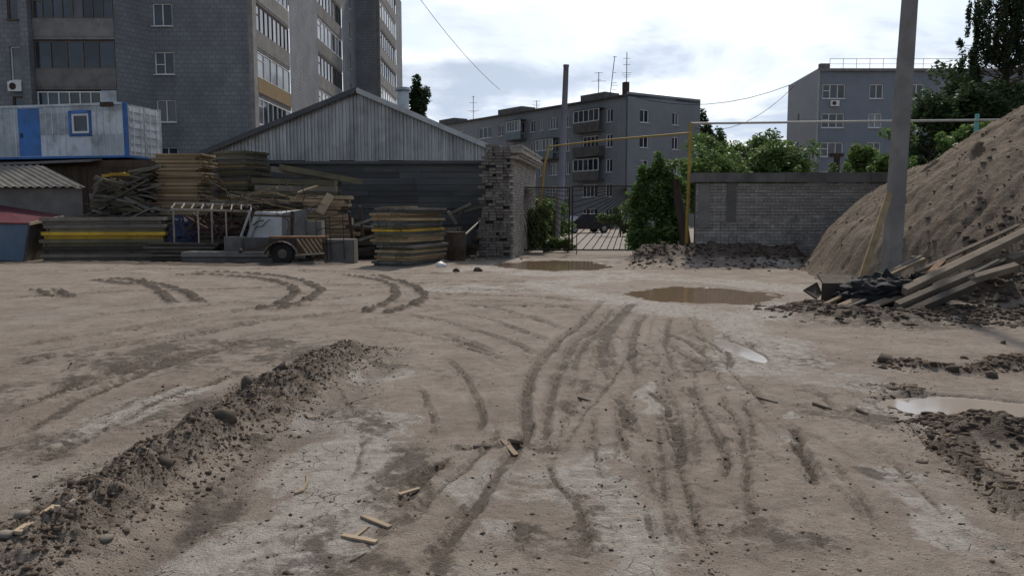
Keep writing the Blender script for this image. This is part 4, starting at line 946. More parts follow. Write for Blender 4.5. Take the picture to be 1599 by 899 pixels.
def tree(name, label, cat, base, H, r0, clumps, nleaf, size, lm, bark, group, droop=0.0, lean=(0, 0), pname='crown', sub=9):
    """clumps: coarse lobes (dx, dy, z, rx, ry, rz); each is broken up into small uneven clumps"""
    root = empty(name, base, label=label, cat=cat, group=group); fine = []
    for c in clumps:
        fine.append((c[0], c[1], c[2], c[3] * .55, c[4] * .55, c[5] * .55))
        for k in range(sub):
            d = rng.normal(size=3); d /= np.linalg.norm(d); f = rng.uniform(.45, 1.0); q = rng.uniform(.28, .6)
            fine.append((c[0] + d[0] * c[3] * f, c[1] + d[1] * c[4] * f, c[2] + d[2] * c[5] * f, c[3] * q, c[4] * q, c[5] * q))
    m = MB(); tip = Vector((lean[0], lean[1], H * .86)); pts = [Vector((0, 0, -.15)), tip * .3 + Vector((rnd.uniform(-.1, .1) * r0 * 4, 0, 0)), tip * .62, tip]
    m.tube(pts, [r0, r0 * .78, r0 * .5, r0 * .12], 8); tk = m.build('trunk', bark, root, True)
    for c in clumps + fine[::5]:
        f = min(.9, max(.12, (c[2] - c[5] * .5) / (H * .9))); st = tip * f; en = Vector(c[:3]); mid = st.lerp(en, .5) + Vector((0, 0, .06 * H * rnd.uniform(-.3, 1)))
        m = MB(); m.tube([st, mid, en], [r0 * .34 * (1 - f * .6), r0 * .2 * (1 - f * .5), r0 * .05], 5); m.build('limb', bark, tk, True)
    leaves(pname, fine, nleaf, size, lm, root, droop=droop); return root
def lobes(n, rx_, ry_, z0, z1, r, sq=1.0, cx=0.0):
    return [(cx + rnd.uniform(-rx_, rx_), rnd.uniform(-ry_, ry_), rnd.uniform(z0, z1), r * rnd.uniform(.7, 1.2), r * rnd.uniform(.7, 1.2), r * sq * rnd.uniform(.7, 1.2)) for _ in range(n)]
gT = 'trees beyond the brick wall'
for px, ytop, Y, wd, lb in ((1120, 212, 40, 1.5, 'leafy green tree next to the yellow riser behind the brick wall'), (1168, 205, 44, 1.9, 'rounded green tree in the middle of the gap between the houses'), (1222, 208, 41, 1.5, 'green tree touching the left gable of the right house')):
    p = at(px, ytop, Y); tree('leafy_tree', lb, 'tree', (p.x, Y, 0), p.z, .16, lobes(15, wd * 1.15, wd * .7, 1.4, p.z - .8, 1.0, .9), 14000, .12, L_green, M_bark, gT)
p = at(1108, 168, 92); tree('poplar', 'dark poplar standing behind the end of the middle house', 'tree', (p.x, 92, 0), p.z, .3, lobes(14, 1.6, 1.0, 5, p.z - 1.2, 1.1, 1.6), 11000, .2, L_dark, M_bark, gT, sub=7)
p = at(652, 122, 75); tree('poplar', 'slim dark poplar beside the vent on the warehouse roof', 'tree', (p.x, 75, 0), p.z, .25, lobes(16, .55, .5, 3, p.z - .9, .75, 1.7) + [(0, 0, p.z - .7, .35, .35, 1.0), (.9, 0, p.z - 2.2, .5, .4, .35)], 11000, .17, L_dark, M_bark, gT, sub=6)
p = at(1545, 105, 48); tree('broad_tree', 'big dark tree behind the top of the sand heap', 'tree', (p.x, 48, 0), p.z, .35, lobes(16, 3.6, 2, 3, p.z - 1.6, 1.9, .95, .6) + lobes(9, 3.2, 1.5, p.z - 3.6, p.z - 1.4, 1.7, .9, .4), 36000, .17, L_dark, M_bark, gT)
p = at(1478, 128, 45); tree('broad_tree', 'dark tree covering the right house left of the big one', 'tree', (p.x, 45, 0), p.z, .25, lobes(15, 1.6, 1.4, 2.0, p.z - 1.0, 1.4, .9) + lobes(5, 1.0, 1.0, p.z - 2.6, p.z - 1.0, 1.2, .9), 22000, .15, L_dark, M_bark, gT)
for px, ytop, Y, wd, lm, lb in ((1375, 215, 33, .8, L_light, 'light green bush behind the wall left of the utility pole'), (1455, 195, 34, 1.5, L_green, 'green bush behind the wall right of the utility pole'), (1525, 200, 36, 1.6, L_green, 'green bush half hidden by the flank of the sand heap')):
    p = at(px, ytop, Y); tree('tall_bush', lb, 'bush', (p.x, Y, 0), p.z, .08, lobes(12, wd * 1.2, wd * .7, 1.0, p.z - .4, .7, .8), 9000, .10, lm, M_bark, 'bushes behind the brick wall')
# hanging birch high on the right
p = at(1585, -60, 46); cl_ = []
for k in range(90):
    x = rnd.uniform(-2.4, 4.4); zt = rnd.uniform(9.8, 15); cl_.append((x, rnd.uniform(-1.2, 1.2), zt, .26, .3, rnd.uniform(.9, 1.7)))
cl_ += [(-2.9, 0, 11.2, .3, .3, .5), (-2.2, 0, 10.6, .3, .3, .9), (1.2, 0, 16.4, .9, .9, .8)]
tree('birch', 'birch with hanging twigs at the top right corner', 'tree', (p.x, 46, 0), 17, .2, cl_, 24000, .11, L_birch, M_bark, gT, droop=.8, sub=4)
# shrubs at the gate
gS = 'shrubs at the gate'
p = at(1028, 240, 27.2); tree('wild_shrub', 'tall wild shrub crowding the right end of the gate', 'shrub', (p.x, 27.2, 0), p.z, .07, [(-.35, 0, 3.0, .42, .35, .4), (.35, 0, 3.05, .42, .35, .4), (0, 0, 3.3, .3, .3, .35), (.7, 0, 2.6, .35, .35, .35), (-.75, 0, 2.3, .35, .35, .4), (-.45, 0, 2.6, .4, .4, .45), (.1, 0, 2.5, .65, .5, .5), (.55, 0, 2.3, .4, .4, .4), (-.65, 0, 1.7, .5, .4, .5), (.6, 0, 1.4, .45, .4, .6), (-.3, 0, 2.0, .6, .5, .6), (.3, 0, 1.9, .55, .5, .6), (-.5, -.2, 1.2, .55, .5, .6), (.2, -.1, 1.1, .65, .6, .7), (-.75, -.3, .6, .5, .4, .5), (-.2, -.3, .5, .7, .5, .5), (.5, -.1, .6, .5, .5, .5)], 10500, .085, L_mix, M_bark, gS)
p = at(850, 320, 30.6); tree('wild_shrub', 'bright shrub behind the left leaf of the gate', 'shrub', (p.x, 30.7, 0), 2.2, .05, [(-.6, 0, 1.2, .5, .3, .6), (-.2, 0, .7, .6, .35, .5), (-.8, 0, .5, .5, .3, .45), (.4, 0, .35, .5, .3, .3), (.8, 0, .3, .4, .3, .25), (-.1, 0, 1.7, .4, .3, .4)], 6500, .075, L_light, M_bark, gS)
p = at(862, 315, 35); tree('wild_shrub', 'darker bush further back beyond the left gate leaf', 'shrub', (p.x, 36, 0), 2.6, .06, lobes(7, .7, .6, .6, 1.9, .6, .9), 5000, .09, L_green, M_bark, gS)
p = at(905, 330, 46); tree('wild_shrub', 'dark bush by the house wall behind the parked car', 'shrub', (p.x - 1, 72, 0), 3.2, .08, lobes(6, 1.6, .6, .6, 2.4, .9, .9), 3500, .12, L_dark, M_bark, gS)
p = at(992, 350, 44); tree('wild_shrub', 'low bush right of the parked car beyond the gate', 'shrub', (p.x, 50, 0), 1.9, .06, lobes(6, 1.0, .5, .4, 1.5, .6, .9), 3000, .11, L_green, M_bark, gS)
# weeds on the wall top and at the foot of the rubble
for i, (px, py, Y, n) in enumerate(((1118, 272, 24.7, 90), (1158, 270, 24.7, 110), (1245, 268, 24.8, 70), (1300, 264, 24.9, 160), (1322, 262, 24.9, 160), (1360, 268, 24.8, 90))):
    q = at(px, py, Y); r = empty('weed_tuft', (q.x, Y, 2.84), label=['first', 'second', 'third', 'fourth', 'fifth', 'sixth'][i] + ' weed tuft from the left on top of the brick wall', cat='weed', group='weeds on top of the brick wall')
    leaves('foliage', [(0, 0, .12, .15, .1, .12 + .1 * (i in (3, 4)))], n, .05, L_light, r); m = MB(); m.tube([(0, 0, -.02), (.02, 0, .16)], .008, 4); m.build('stem', M_bark, r)
# ---------------------------------------------------------------- sand heap
HC_ = (17.6, 18.8)
def heap_z(x, y):
    r = np.hypot(x - HC_[0], (y - HC_[1]))
    ang = np.arctan2(y - HC_[1], x - HC_[0])
    foot = 11.0 + 1.0 * (fbm(ang * 2 + 9, ang * 0 + 2, 1.1, 3) - .5)
    z = .70 * (foot + .1 - r); z = np.where(z > 6.6, 6.6 + (z - 6.6) * .35, z)
    return np.maximum(z, 0) * smooth(foot - .55, foot - 1.9, r)
def heap_full(x, y):
    base = heap_z(x, y); k = smooth(.05, .5, base)
    slope_noise = (fbm(x * .8 + y * .3, y * .8, 1.1, 5, .55) - .5) * .24 + (fbm(np.arctan2(y - HC_[1], x - HC_[0]) * 16, np.hypot(x - HC_[0], y - HC_[1]) * .7, 1.0, 4, .6) - .5) * .32 + (fbm(x, y, 6.5, 4, .65) - .5) * .10 + (fbm(x + 4, y, 15, 3, .6) - .5) * .06
    step = .22 * smooth(-.15, .15, np.sin(base * 2.3 + 6 * fbm(x, y, .5, 3))) * smooth(1.2, 2.2, base) * smooth(4.5, 3.0, base)
    return base + k * (slope_noise + step) - .16
def heap_soil():
    t = NT('heaped sandy soil'); v = t.coord(); n1 = t.noise(v, 1.3, 7, .62); n2 = t.noise(v, 7, 7, .65, .3); n3 = t.noise(v, 30, 4, .7)
    col = t.mix(t.ramp(n1, .3, .7), (.125, .098, .075), (.19, .153, .119)); col = t.mix(t.ramp(n2, .4, .75, 0, .7), col, (.085, .066, .05)); col = t.mix(t.ramp(n3, .5, .75, 0, .4), col, (.26, .215, .17))
    t.link(col, t.b.inputs['Base Color']); t.b.inputs['Roughness'].default_value = .95; t.b.inputs['Specular IOR Level'].default_value = .2
    t.link(t.bump(t.math('ADD', n2, t.math('MULTIPLY', n3, .5)), .9, .06), t.b.inputs['Normal']); return t.m
M_heap = heap_soil()
nh = 420; hx = np.linspace(4.5, 30, nh); hy = np.linspace(6.5, 24.2, 300); HX, HY = np.meshgrid(hx, hy); HZ = heap_full(HX, HY)
HZ = np.where(HY > 23.6, np.minimum(HZ, 3.0), HZ)
ii = np.arange(HX.size).reshape(HX.shape); q4 = np.stack([ii[:-1, :-1], ii[:-1, 1:], ii[1:, 1:], ii[1:, :-1]], -1).reshape(-1, 4)
keep = (HZ.ravel()[q4].max(1) > -.08); q4 = q4[keep]
used, inv = np.unique(q4, return_inverse=True); VV = np.stack([HX, HY, HZ], -1).reshape(-1, 3)[used]
SHP = empty('sand_heap', (HC_[0], HC_[1], 0), label='high heap of loose brown sandy soil along the right edge', cat='soil heap')
link('heaped_soil', npmesh('heaped_soil', VV, inv.reshape(-1, 4), M_heap, True), SHP); rebase(SHP)
def hz(x, y): return float(heap_full(np.array([float(x)]), np.array([float(y)]))[0])
def floor_z(x, y): return max(gz(x, y), hz(x, y))

# ---------------------------------------------------------------- clods (loose lumps nobody could count) and single stones
ico_v = []; g_ = (1 + 5 ** .5) / 2
for a, b in ((-1, g_), (1, g_), (-1, -g_), (1, -g_)): ico_v += [(a, b, 0), (0, a, b), (b, 0, a)]
ico_v = np.array(ico_v, float); ico_v /= np.linalg.norm(ico_v, axis=1)[:, None]
from itertools import combinations
_dm = np.linalg.norm(ico_v[:, None] - ico_v[None], axis=2); _e = _dm[_dm > .1].min() * 1.05
ico_f = []
for a, b, c in combinations(range(12), 3):
    if max(_dm[a, b], _dm[b, c], _dm[a, c]) < _e:
        nn_ = np.cross(ico_v[b] - ico_v[a], ico_v[c] - ico_v[a]); ico_f.append((a, b, c) if nn_ @ ico_v[a] > 0 else (a, c, b))
ico_f = np.array(ico_f)
def clods(name, X, Y, Z, Sz, material, parent=None, flat=.75):
    n = len(X); J = ico_v[None] * (1 + rng.uniform(-.55, .5, (n, 12, 1))); sc3 = np.stack([rng.uniform(.7, 1.35, n), rng.uniform(.7, 1.35, n), rng.uniform(.5, 1.0, n) * flat], 1)
    V = J * sc3[:, None] * Sz[:, None, None]; A = rng.uniform(0, 6.28, n); c, s = np.cos(A)[:, None], np.sin(A)[:, None]
    V = np.stack([V[..., 0] * c - V[..., 1] * s, V[..., 0] * s + V[..., 1] * c, V[..., 2]], -1)
    V += np.stack([X, Y, Z + Sz * .02], 1)[:, None]
    Fq = (ico_f[None] + 12 * np.arange(n)[:, None, None]).reshape(-1, 3)
    return link(name, npmesh(name, V.reshape(-1, 3), Fq, material), parent)
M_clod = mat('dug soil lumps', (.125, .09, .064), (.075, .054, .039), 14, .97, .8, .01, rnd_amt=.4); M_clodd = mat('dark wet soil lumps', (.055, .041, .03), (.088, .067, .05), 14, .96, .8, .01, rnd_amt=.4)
M_sandcl = mat('sandy lumps', (.19, .15, .115), (.13, .103, .08), 9, .95, .5, .01, rnd_amt=.35)
def along(P, n, spread):
    seg = np.hypot(*np.diff(P, axis=0).T); cs = np.concatenate([[0], np.cumsum(seg)]); s = rng.uniform(0, cs[-1], n)
    x = np.interp(s, cs, P[:, 0]); y = np.interp(s, cs, P[:, 1]); i = np.clip(np.searchsorted(cs, s) - 1, 0, len(seg) - 1)
    d = np.diff(P, axis=0)[i] / seg[i][:, None]; o = rng.normal(0, spread, n); return x - d[:, 1] * o, y + d[:, 0] * o
def scatter(name, P, n, spread, smin, smax, material, label, cat=None, pw=3.0):
    x, y = along(P, n, spread); ok = y > 2.1; x, y = x[ok], y[ok]; z = np.maximum(terrain(x, y)[0], heap_full(x, y)); sz = smin + (smax - smin) * rng.random(len(x)) ** pw
    return tag(clods(name, x, y, z, sz, material), label, cat, kind='stuff')
scatter('soil_lumps', WIND, 13000, .21, .003, .020, M_clod, 'brown lumps of dug soil covering the long low ridge', pw=5)
scatter('soil_lumps', WIND, 6000, .32, .002, .012, M_clodd, 'dark crumbs of soil strewn over the long low ridge', pw=4)
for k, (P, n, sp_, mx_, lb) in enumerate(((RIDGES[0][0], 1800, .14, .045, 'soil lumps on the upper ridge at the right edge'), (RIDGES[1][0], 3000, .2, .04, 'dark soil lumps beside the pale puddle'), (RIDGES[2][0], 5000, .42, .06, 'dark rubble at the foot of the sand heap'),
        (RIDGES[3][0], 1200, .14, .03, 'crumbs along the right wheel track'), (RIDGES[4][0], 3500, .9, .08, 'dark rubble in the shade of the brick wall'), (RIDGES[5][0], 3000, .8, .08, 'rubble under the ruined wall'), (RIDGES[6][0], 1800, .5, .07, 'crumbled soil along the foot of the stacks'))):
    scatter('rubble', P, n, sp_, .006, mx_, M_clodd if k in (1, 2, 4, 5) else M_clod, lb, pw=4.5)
_x, _y = [], []
for _P, _w, _dp, _td, _dk in RUT_P:
    if _dk > .42:
        a_, b_ = along(_P, 40, _w * 1.1); _x.append(a_); _y.append(b_)
_x = np.concatenate(_x); _y = np.concatenate(_y); _ok = (_y > 2.2) & (_y < 18); _x, _y = _x[_ok], _y[_ok]
tag(clods('rut_crumbs', _x, _y, terrain(_x, _y)[0], .002 + .011 * rng.random(len(_x)) ** 4, M_clod), 'crumbs of soil thrown up along the wheel ruts', kind='stuff')
n = 4200; yy = 3.0 + 16 * rng.random(n) ** 1.8; xx = rng.uniform(-1, 1, n) * (yy * .7 + .5)
tag(clods('grit', xx, yy, terrain(xx, yy)[0], .002 + .012 * rng.random(n) ** 4, M_clodd), 'dark grit strewn over the sandy yard', kind='stuff')
n = 3500; xx = rng.uniform(5.5, 14, n); yy = rng.uniform(10.5, 22, n); zz_ = heap_full(xx, yy); ok = zz_ > terrain(xx, yy)[0]
tag(clods('heap_lumps', xx[ok], yy[ok], zz_[ok], .006 + .055 * rng.random(ok.sum()) ** 6, M_sandcl), 'sandy lumps rolled down the heap', kind='stuff')
M_stone = mat('grey rubble stone', (.10, .08, .063), (.062, .05, .04), 7, .9, .5, .008, dirt=(.10, .08, .062)); M_paleslab = mat('pale concrete chip', (.22, .195, .165), (.15, .132, .112), 7, .9, .3, .005)
def stone(px, py, sx, sy, sz, material, label, lift=0.0, name='stone'):
    x, y = ground_at(px, py); v = ico_v * (1 + rng.uniform(-.45, .45, (12, 1))) * np.array([sx, sy, sz]); a = rnd.uniform(0, 6.28)
    v = np.stack([v[:, 0] * math.cos(a) - v[:, 1] * math.sin(a), v[:, 0] * math.sin(a) + v[:, 1] * math.cos(a), v[:, 2]], 1)
    o = link(name, npmesh(name, v, ico_f, material)); o.location = (x, y, floor_z(x, y) + sz * .25 + lift); tag(o, label, 'stone', 'stones lying in the yard')
for a in ((350, 690, .10, .07, .07, M_stone, 'largest dark stone half way along the soil ridge'), (440, 612, .08, .06, .06, M_stone, 'dark stone near the far end of the soil ridge'), (388, 630, .06, .05, .08, M_stone, 'upright dark stone on the back of the soil ridge'),
          (258, 760, .055, .05, .045, M_stone, 'round stone on the middle of the soil ridge'), (112, 796, .05, .04, .03, M_stone, 'dark stone on the left flank of the soil ridge'), (112, 770, .05, .03, .03, M_stone, 'small dark stone behind the left flank of the soil ridge'),
          (45, 850, .06, .05, .022, M_paleslab, 'flat pale slab chip in the lower left corner'), (115, 838, .05, .025, .012, M_paleslab, 'thin pale chip right of the flat slab chip'), (165, 862, .055, .045, .02, M_paleslab, 'pale broken chip at the front foot of the soil ridge'),
          (8, 880, .05, .04, .02, M_paleslab, 'pale chip nearest the lower left corner'), (80, 812, .035, .03, .02, M_paleslab, 'small pale chip above the flat slab chip'), (1383, 570, .11, .07, .06, M_stone, 'blocky dark clod at the left tip of the upper ridge'),
          (1485, 585, .07, .05, .05, M_stone, 'dark clod on the upper ridge at the right edge'), (1548, 592, .06, .05, .05, M_stone, 'rounded clod right of the other clods on the ridge'), (1567, 538, .05, .035, .035, M_stone, 'single dark clod on the smooth sand below the heap'),
          (712, 425, .12, .09, .08, M_stone, 'small dark clod before the formwork stack'), (746, 424, .13, .1, .1, M_stone, 'bigger dark clod between the formwork stack and the puddle'), (1045, 408, .14, .1, .09, M_paleslab, 'pale stone in the shaded rubble by the shrub'),
          (690, 418, .16, .1, .12, M_white, 'crumpled white scrap beside the formwork stack'), (772, 396, .2, .12, .09, M_paleslab, 'pale rubble piece at the foot of the ruined wall'), (805, 398, .14, .1, .08, M_paleslab, 'pale rubble piece below the gate post')): stone(*a)

# ---------------------------------------------------------------- splinters and sticks on the ground
M_stick = mat('pale splintered wood', (.36, .28, .19), (.26, .20, .14), 6, .85, .3, .004, (1, 1, 1)); M_stickd = mat('dark wet stick', (.09, .07, .055), (.13, .10, .075), 6, .85, .3, .004)
def stick(pts, r, label, material=M_stick, flat=False):
    P = [];
    for px, py in pts:
        x, y = ground_at(px, py); P.append(Vector((x, y, gz(x, y) + r * .9)))
    m = MB()
    if flat: m.beam(P[0], P[-1], r * 3.2, r * 1.2)
    else: m.tube(P, [r * .7] + [r] * (len(P) - 2) + [r * .5] if len(P) > 2 else [r, r * .5], 6)
    tag(m.build('wood_splinter', material), label, 'stick', 'sticks and splinters on the ground')
for a in (([(460, 773), (472, 768), (480, 755), (479, 742)], .010, 'curved peeled stick beside the pale crust'), ([(433, 745), (445, 725), (450, 712)], .004, 'thin bent twig at the foot of the soil ridge'), ([(566, 807), (588, 817), (609, 827)], .009, 'upper straight splinter of the crossed ones', M_stick, True),
          ([(535, 838), (588, 850)], .009, 'lower splinter lying level under a crossing one', M_stick, True), ([(553, 841), (572, 826)], .006, 'short splinter laid across the level one', M_stick, True), ([(740, 705), (766, 699)], .012, 'dark stick left of the broken wood bits', M_stickd),
          ([(785, 692), (806, 705)], .012, 'grey broken wood bit on the muddy patch', M_stick, True), ([(798, 692), (812, 686)], .018, 'small wood block on the muddy patch', M_stickd, True), ([(722, 704), (736, 710)], .007, 'short splinter left of the dark stick'),
          ([(623, 772), (655, 763)], .009, 'pale splinter in the middle of the track', M_stick, True), ([(540, 625), (575, 622)], .010, 'pale stick above the crust', M_stick), ([(548, 880), (572, 868)], .006, 'thin dark stick near the bottom', M_stickd),
          ([(903, 622), (922, 628)], .012, 'dark stick on the wheel track', M_stickd), ([(1180, 622), (1215, 628)], .012, 'dark stick right of the pale water strip', M_stickd), ([(1270, 632), (1298, 641)], .016, 'thick dark stick in the right track', M_stickd), ([(1338, 642), (1355, 650)], .016, 'short dark stick further right in the track', M_stickd),
          ([(480, 655), (500, 646)], .008, 'short pale stick at the edge of the soil ridge', M_stick), ([(30, 880), (62, 858), (92, 845)], .014, 'long pale splinter in the lower left corner', M_stick, True), ([(1010, 690), (1052, 697)], .008, 'dark stick across the middle ruts', M_stickd)): stick(*a)

# ---------------------------------------------------------------- panels and boards
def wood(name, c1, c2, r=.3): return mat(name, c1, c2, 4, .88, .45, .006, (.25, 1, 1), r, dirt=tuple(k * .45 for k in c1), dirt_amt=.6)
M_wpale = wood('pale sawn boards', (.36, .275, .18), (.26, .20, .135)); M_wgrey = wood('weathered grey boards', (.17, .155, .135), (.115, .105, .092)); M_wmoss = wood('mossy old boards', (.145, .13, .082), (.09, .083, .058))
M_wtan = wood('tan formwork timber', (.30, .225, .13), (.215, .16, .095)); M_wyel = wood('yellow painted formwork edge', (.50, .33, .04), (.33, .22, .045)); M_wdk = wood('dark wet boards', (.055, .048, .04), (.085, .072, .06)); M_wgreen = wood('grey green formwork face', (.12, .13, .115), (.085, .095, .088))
ORD = ['topmost', 'second', 'third', 'fourth', 'fifth', 'sixth', 'seventh', 'eighth', 'ninth', 'tenth', 'eleventh', 'twelfth', 'thirteenth', 'fourteenth', 'fifteenth', 'sixteenth', 'seventeenth', 'eighteenth', 'nineteenth', 'twentieth', 'twenty-first', 'twenty-second', 'twenty-third', 'twenty-fourth', 'twenty-fifth', 'twenty-sixth', 'twenty-seventh', 'twenty-eighth', 'twenty-ninth', 'thirtieth']
def ordinal(i): return ORD[0] if i == 0 else ORD[i] + ' from the top'
_pm = {}
def panel_meshes(L, Wd, t, md, mb, cross):
    key = (round(L, 2), round(Wd, 2), round(t, 3), md.name, mb.name, cross)
    if key not in _pm:
        dk = t * .48; bt = t - dk; nb = 5 if cross else 3
        planks = [];
        m = MB()
        w_ = Wd / 5
        for k in range(5):
            y = -Wd / 2 + w_ * (k + .5); m.box((rnd.uniform(-.02, .02), y, t - dk / 2 + rnd.uniform(-.002, .002)), (L + rnd.uniform(-.05, .03), w_ - .008, dk))
        deck = m.mesh('deck', md)
        lb_ = MB().box((0, 0, bt / 2), (L - .30, .07, bt - .004)).mesh('batten', mb); sb_ = MB().box((0, 0, bt / 2), (.07, Wd - .1, bt - .004)).mesh('end_batten', mb)
        _pm[key] = (deck, [(lb_, 'batten', (rnd.uniform(-.02, .02), sg * (Wd / 2 - .10))) for sg in (-1, 1)] + [(sb_, 'end_batten', (sg * (L / 2 - .11), 0)) for sg in (-1, 1)])
    return _pm[key]
def panel_stack(cx, cy, ang, L, Wd, n, t, md, mb, what, group, jit=.06, z0=0.0, cross=True, cat='formwork panel', tilt=0.0):
    z = z0
    for i in range(n):
        mdi = md[i % len(md)] if isinstance(md, list) else md; mbi = mb[i % len(mb)] if isinstance(mb, list) else mb
        deck, pos = panel_meshes(L, Wd, t, mdi, mbi, cross)
        k = n - 1 - i
        r = empty('formwork_panel', (cx + rnd.uniform(-jit, jit), cy + rnd.uniform(-jit, jit) * .5, z), ang + rnd.uniform(-.035, .035), what.replace('*', ordinal(k)), cat, group)
        r.rotation_euler.y = rnd.uniform(-.008, .008) + tilt
        link('deck', deck, r)
        for me_, nm_, (px, py) in pos:
            b = link(nm_, me_, r); b.location = (px, py, 0)
        z += t + .004
    return z
def board(a, b, w, h, material, label, group=None, name='board', cat='board', up=(0, 0, 1)):
    a, b = Vector(a), Vector(b); d = b - a; c = (a + b) / 2
    m = MB(); m.beam(a - c, b - c, w, h, up); o = m.build(name, material); o.location = c; return tag(o, label, cat, group)

def timber_heap(name, label, x0, x1, y0, y1, z1, mats_, step=.17, cat='timber heap', slope=0.0, tilt=.05, z1b=None):
    r = empty(name, ((x0 + x1) / 2, (y0 + y1) / 2, 0), label=label, cat=cat); z = .05; z1b = z1 if z1b is None else z1b; Lx = x1 - x0
    while z < max(z1, z1b):
        y = y0
        while y < y1:
            fa_ = 0 if z <= z1 else min(.85, (z - z1) / (max(z1b - z1, .01))); fb_ = 1 if z <= z1b else max(.15, 1 - (z - z1b) / max(z1 - z1b, .01))
            a = x0 + Lx * fa_ + rnd.uniform(-.05, .12); b = x0 + Lx * fb_ + rnd.uniform(-.14, .05)
            if b - a > .25:
                if rnd.random() < .4: a, b = (a, a + (b - a) * rnd.uniform(.6, .9)) if rnd.random() < .5 else (a + (b - a) * rnd.uniform(.1, .4), b)
                w_ = rnd.uniform(.18, .3); c = Vector(((a + b) / 2, y + rnd.uniform(-.04, .04), z)); d_ = Vector((1, rnd.uniform(-tilt, tilt) * 2, rnd.uniform(-tilt, tilt))) * (b - a) / 2
                m = MB(); m.beam(c - d_, c + d_, w_, step * rnd.uniform(.7, .98)); m.build('board', rnd.choice(mats_), r)
            y += .26
        z += step
    rebase(r); return r
# A: low long stack with yellow beams, left
pA = at(162, 400, 25.3); zt = 0.0
panel_stack(pA.x, 25.9, .03, 4.0, 1.2, 6, .235, [M_wgrey, M_wdk, M_wmoss, M_wyel, M_wgrey, M_wgrey], [M_wgrey, M_wdk, M_wmoss, M_wyel, M_wmoss, M_wgrey], '* panel in the low wide stack with the yellow edge', 'panels in the low wide stack', .10, 0, False)
# B: tall pale stack
pB = at(276, 300, 27.6); panel_stack(pB.x, 28.3, -.05, 1.72, 1.3, 28, .127, [M_wpale, M_wtan, M_wpale, M_wpale], [M_wpale, M_wtan], '* pale panel of the tall stack below the container doors', 'pale panels in the tall stack', .15, 0, True)
# C: mossy stack beside it
pC = at(362, 300, 29); panel_stack(pC.x + .1, 30.0, -.35, 1.5, 1.4, 19, .2, [M_wmoss, M_wgrey, M_wmoss, M_wdk], [M_wmoss, M_wtan, M_wgrey], '* mossy panel of the stack under the left gable slope', 'mossy panels in the back stack', .1, 0, True)
# E: crossed formwork stack in front
eA = Vector((-2.97, 22.3, 0)); d1 = Vector((.87, 2.1, 0)).normalized(); d2 = Vector((-d1.y, d1.x, 0)); cE = eA + d1 * 1.15 + d2 * .62
panel_stack(cE.x, cE.y, math.atan2(d1.y, d1.x), 2.3, 1.22, 11, .152, [M_wgreen, M_wtan, M_wtan, M_wgrey, M_wtan, M_wmoss, M_wyel], [M_wgreen, M_wtan, M_wgreen, M_wmoss], '* panel of the front stack left of the ruined wall', 'panels in the front stack', .11, 0.02, False)
board(eA + d2 * 1.05 + d1 * .4 + Vector((0, 0, 1.72)), eA + d2 * .1 + d1 * .5 + Vector((0, 0, 1.74)), .5, .07, M_wtan, 'short tan board lying across the front stack')
# D: pale loose boards
pD = at(500, 340, 26.8); zD = 0.0
for i in range(17):
    yaw = rnd.uniform(-.10, .12) - .03; L = rnd.uniform(1.5, 1.95); cx = pD.x + rnd.uniform(-.16, .16) + (.32 if i < 9 else -.05); z = .06 + i * .128
    for j in range(2):
        cc = Vector((cx + rnd.uniform(-.08, .08), 27.0 + j * .42, z)); dd_ = Vector((math.cos(yaw), math.sin(yaw), rnd.uniform(-.03, .03))) * L / 2
        board(cc - dd_, cc + dd_, .38, .11, M_wpale if i > 3 else M_wtan, ('front', 'rear')[j] + ' timber, ' + ordinal(16 - i) + ' of the loose pale stack behind the striped cart', 'pale timbers in the loose stack', 'timber', 'timber')
board(at(499, 333, 26.4), at(517, 304, 26.6), .30, .05, M_wpale, 'bright plank leaning steeply on the loose pale timbers', up=(0, -1, .3)); board(at(462, 302, 26.6), at(495, 291, 27.2), .2, .06, M_wpale, 'pale plank sticking up left at the top of the loose timbers')
# F: long old beams behind
for i, (a, b, Y, mt, lb) in enumerate((((438, 261), (565, 284), 28.6, M_wmoss, 'long mossy beam sloping down to the right over the back stacks'), ((425, 264), (530, 281), 28.9, M_wgrey, 'long grey beam just behind the mossy sloping one'), ((400, 283), (528, 287), 28.3, M_wmoss, 'upper level beam under the sloping beams'), ((405, 294), (530, 296), 28.3, M_wgrey, 'second level beam under the sloping beams'),
        ((395, 304), (530, 305), 28.3, M_wmoss, 'third level beam under the sloping beams'), ((390, 314), (535, 316), 28.3, M_wgrey, 'fourth level beam under the sloping beams'), ((392, 326), (538, 327), 28.3, M_wdk, 'fifth level beam under the sloping beams'), ((388, 338), (540, 339), 28.3, M_wdk, 'lowest level beam under the sloping beams'))):
    board(at(*a, Y), at(*b, Y), 1.0 if i > 1 else .35, .2, mt, lb, 'long beams behind the hopper', 'beam', 'beam')
timber_heap('old_timber_heap', 'dark heap of old timber under the long level beams', at(392, 300, 28.4).x, at(538, 300, 28.4).x, 27.9, 28.75, at(400, 340, 28.3).z, [M_wdk, M_wdk, M_wgrey, M_wmoss])
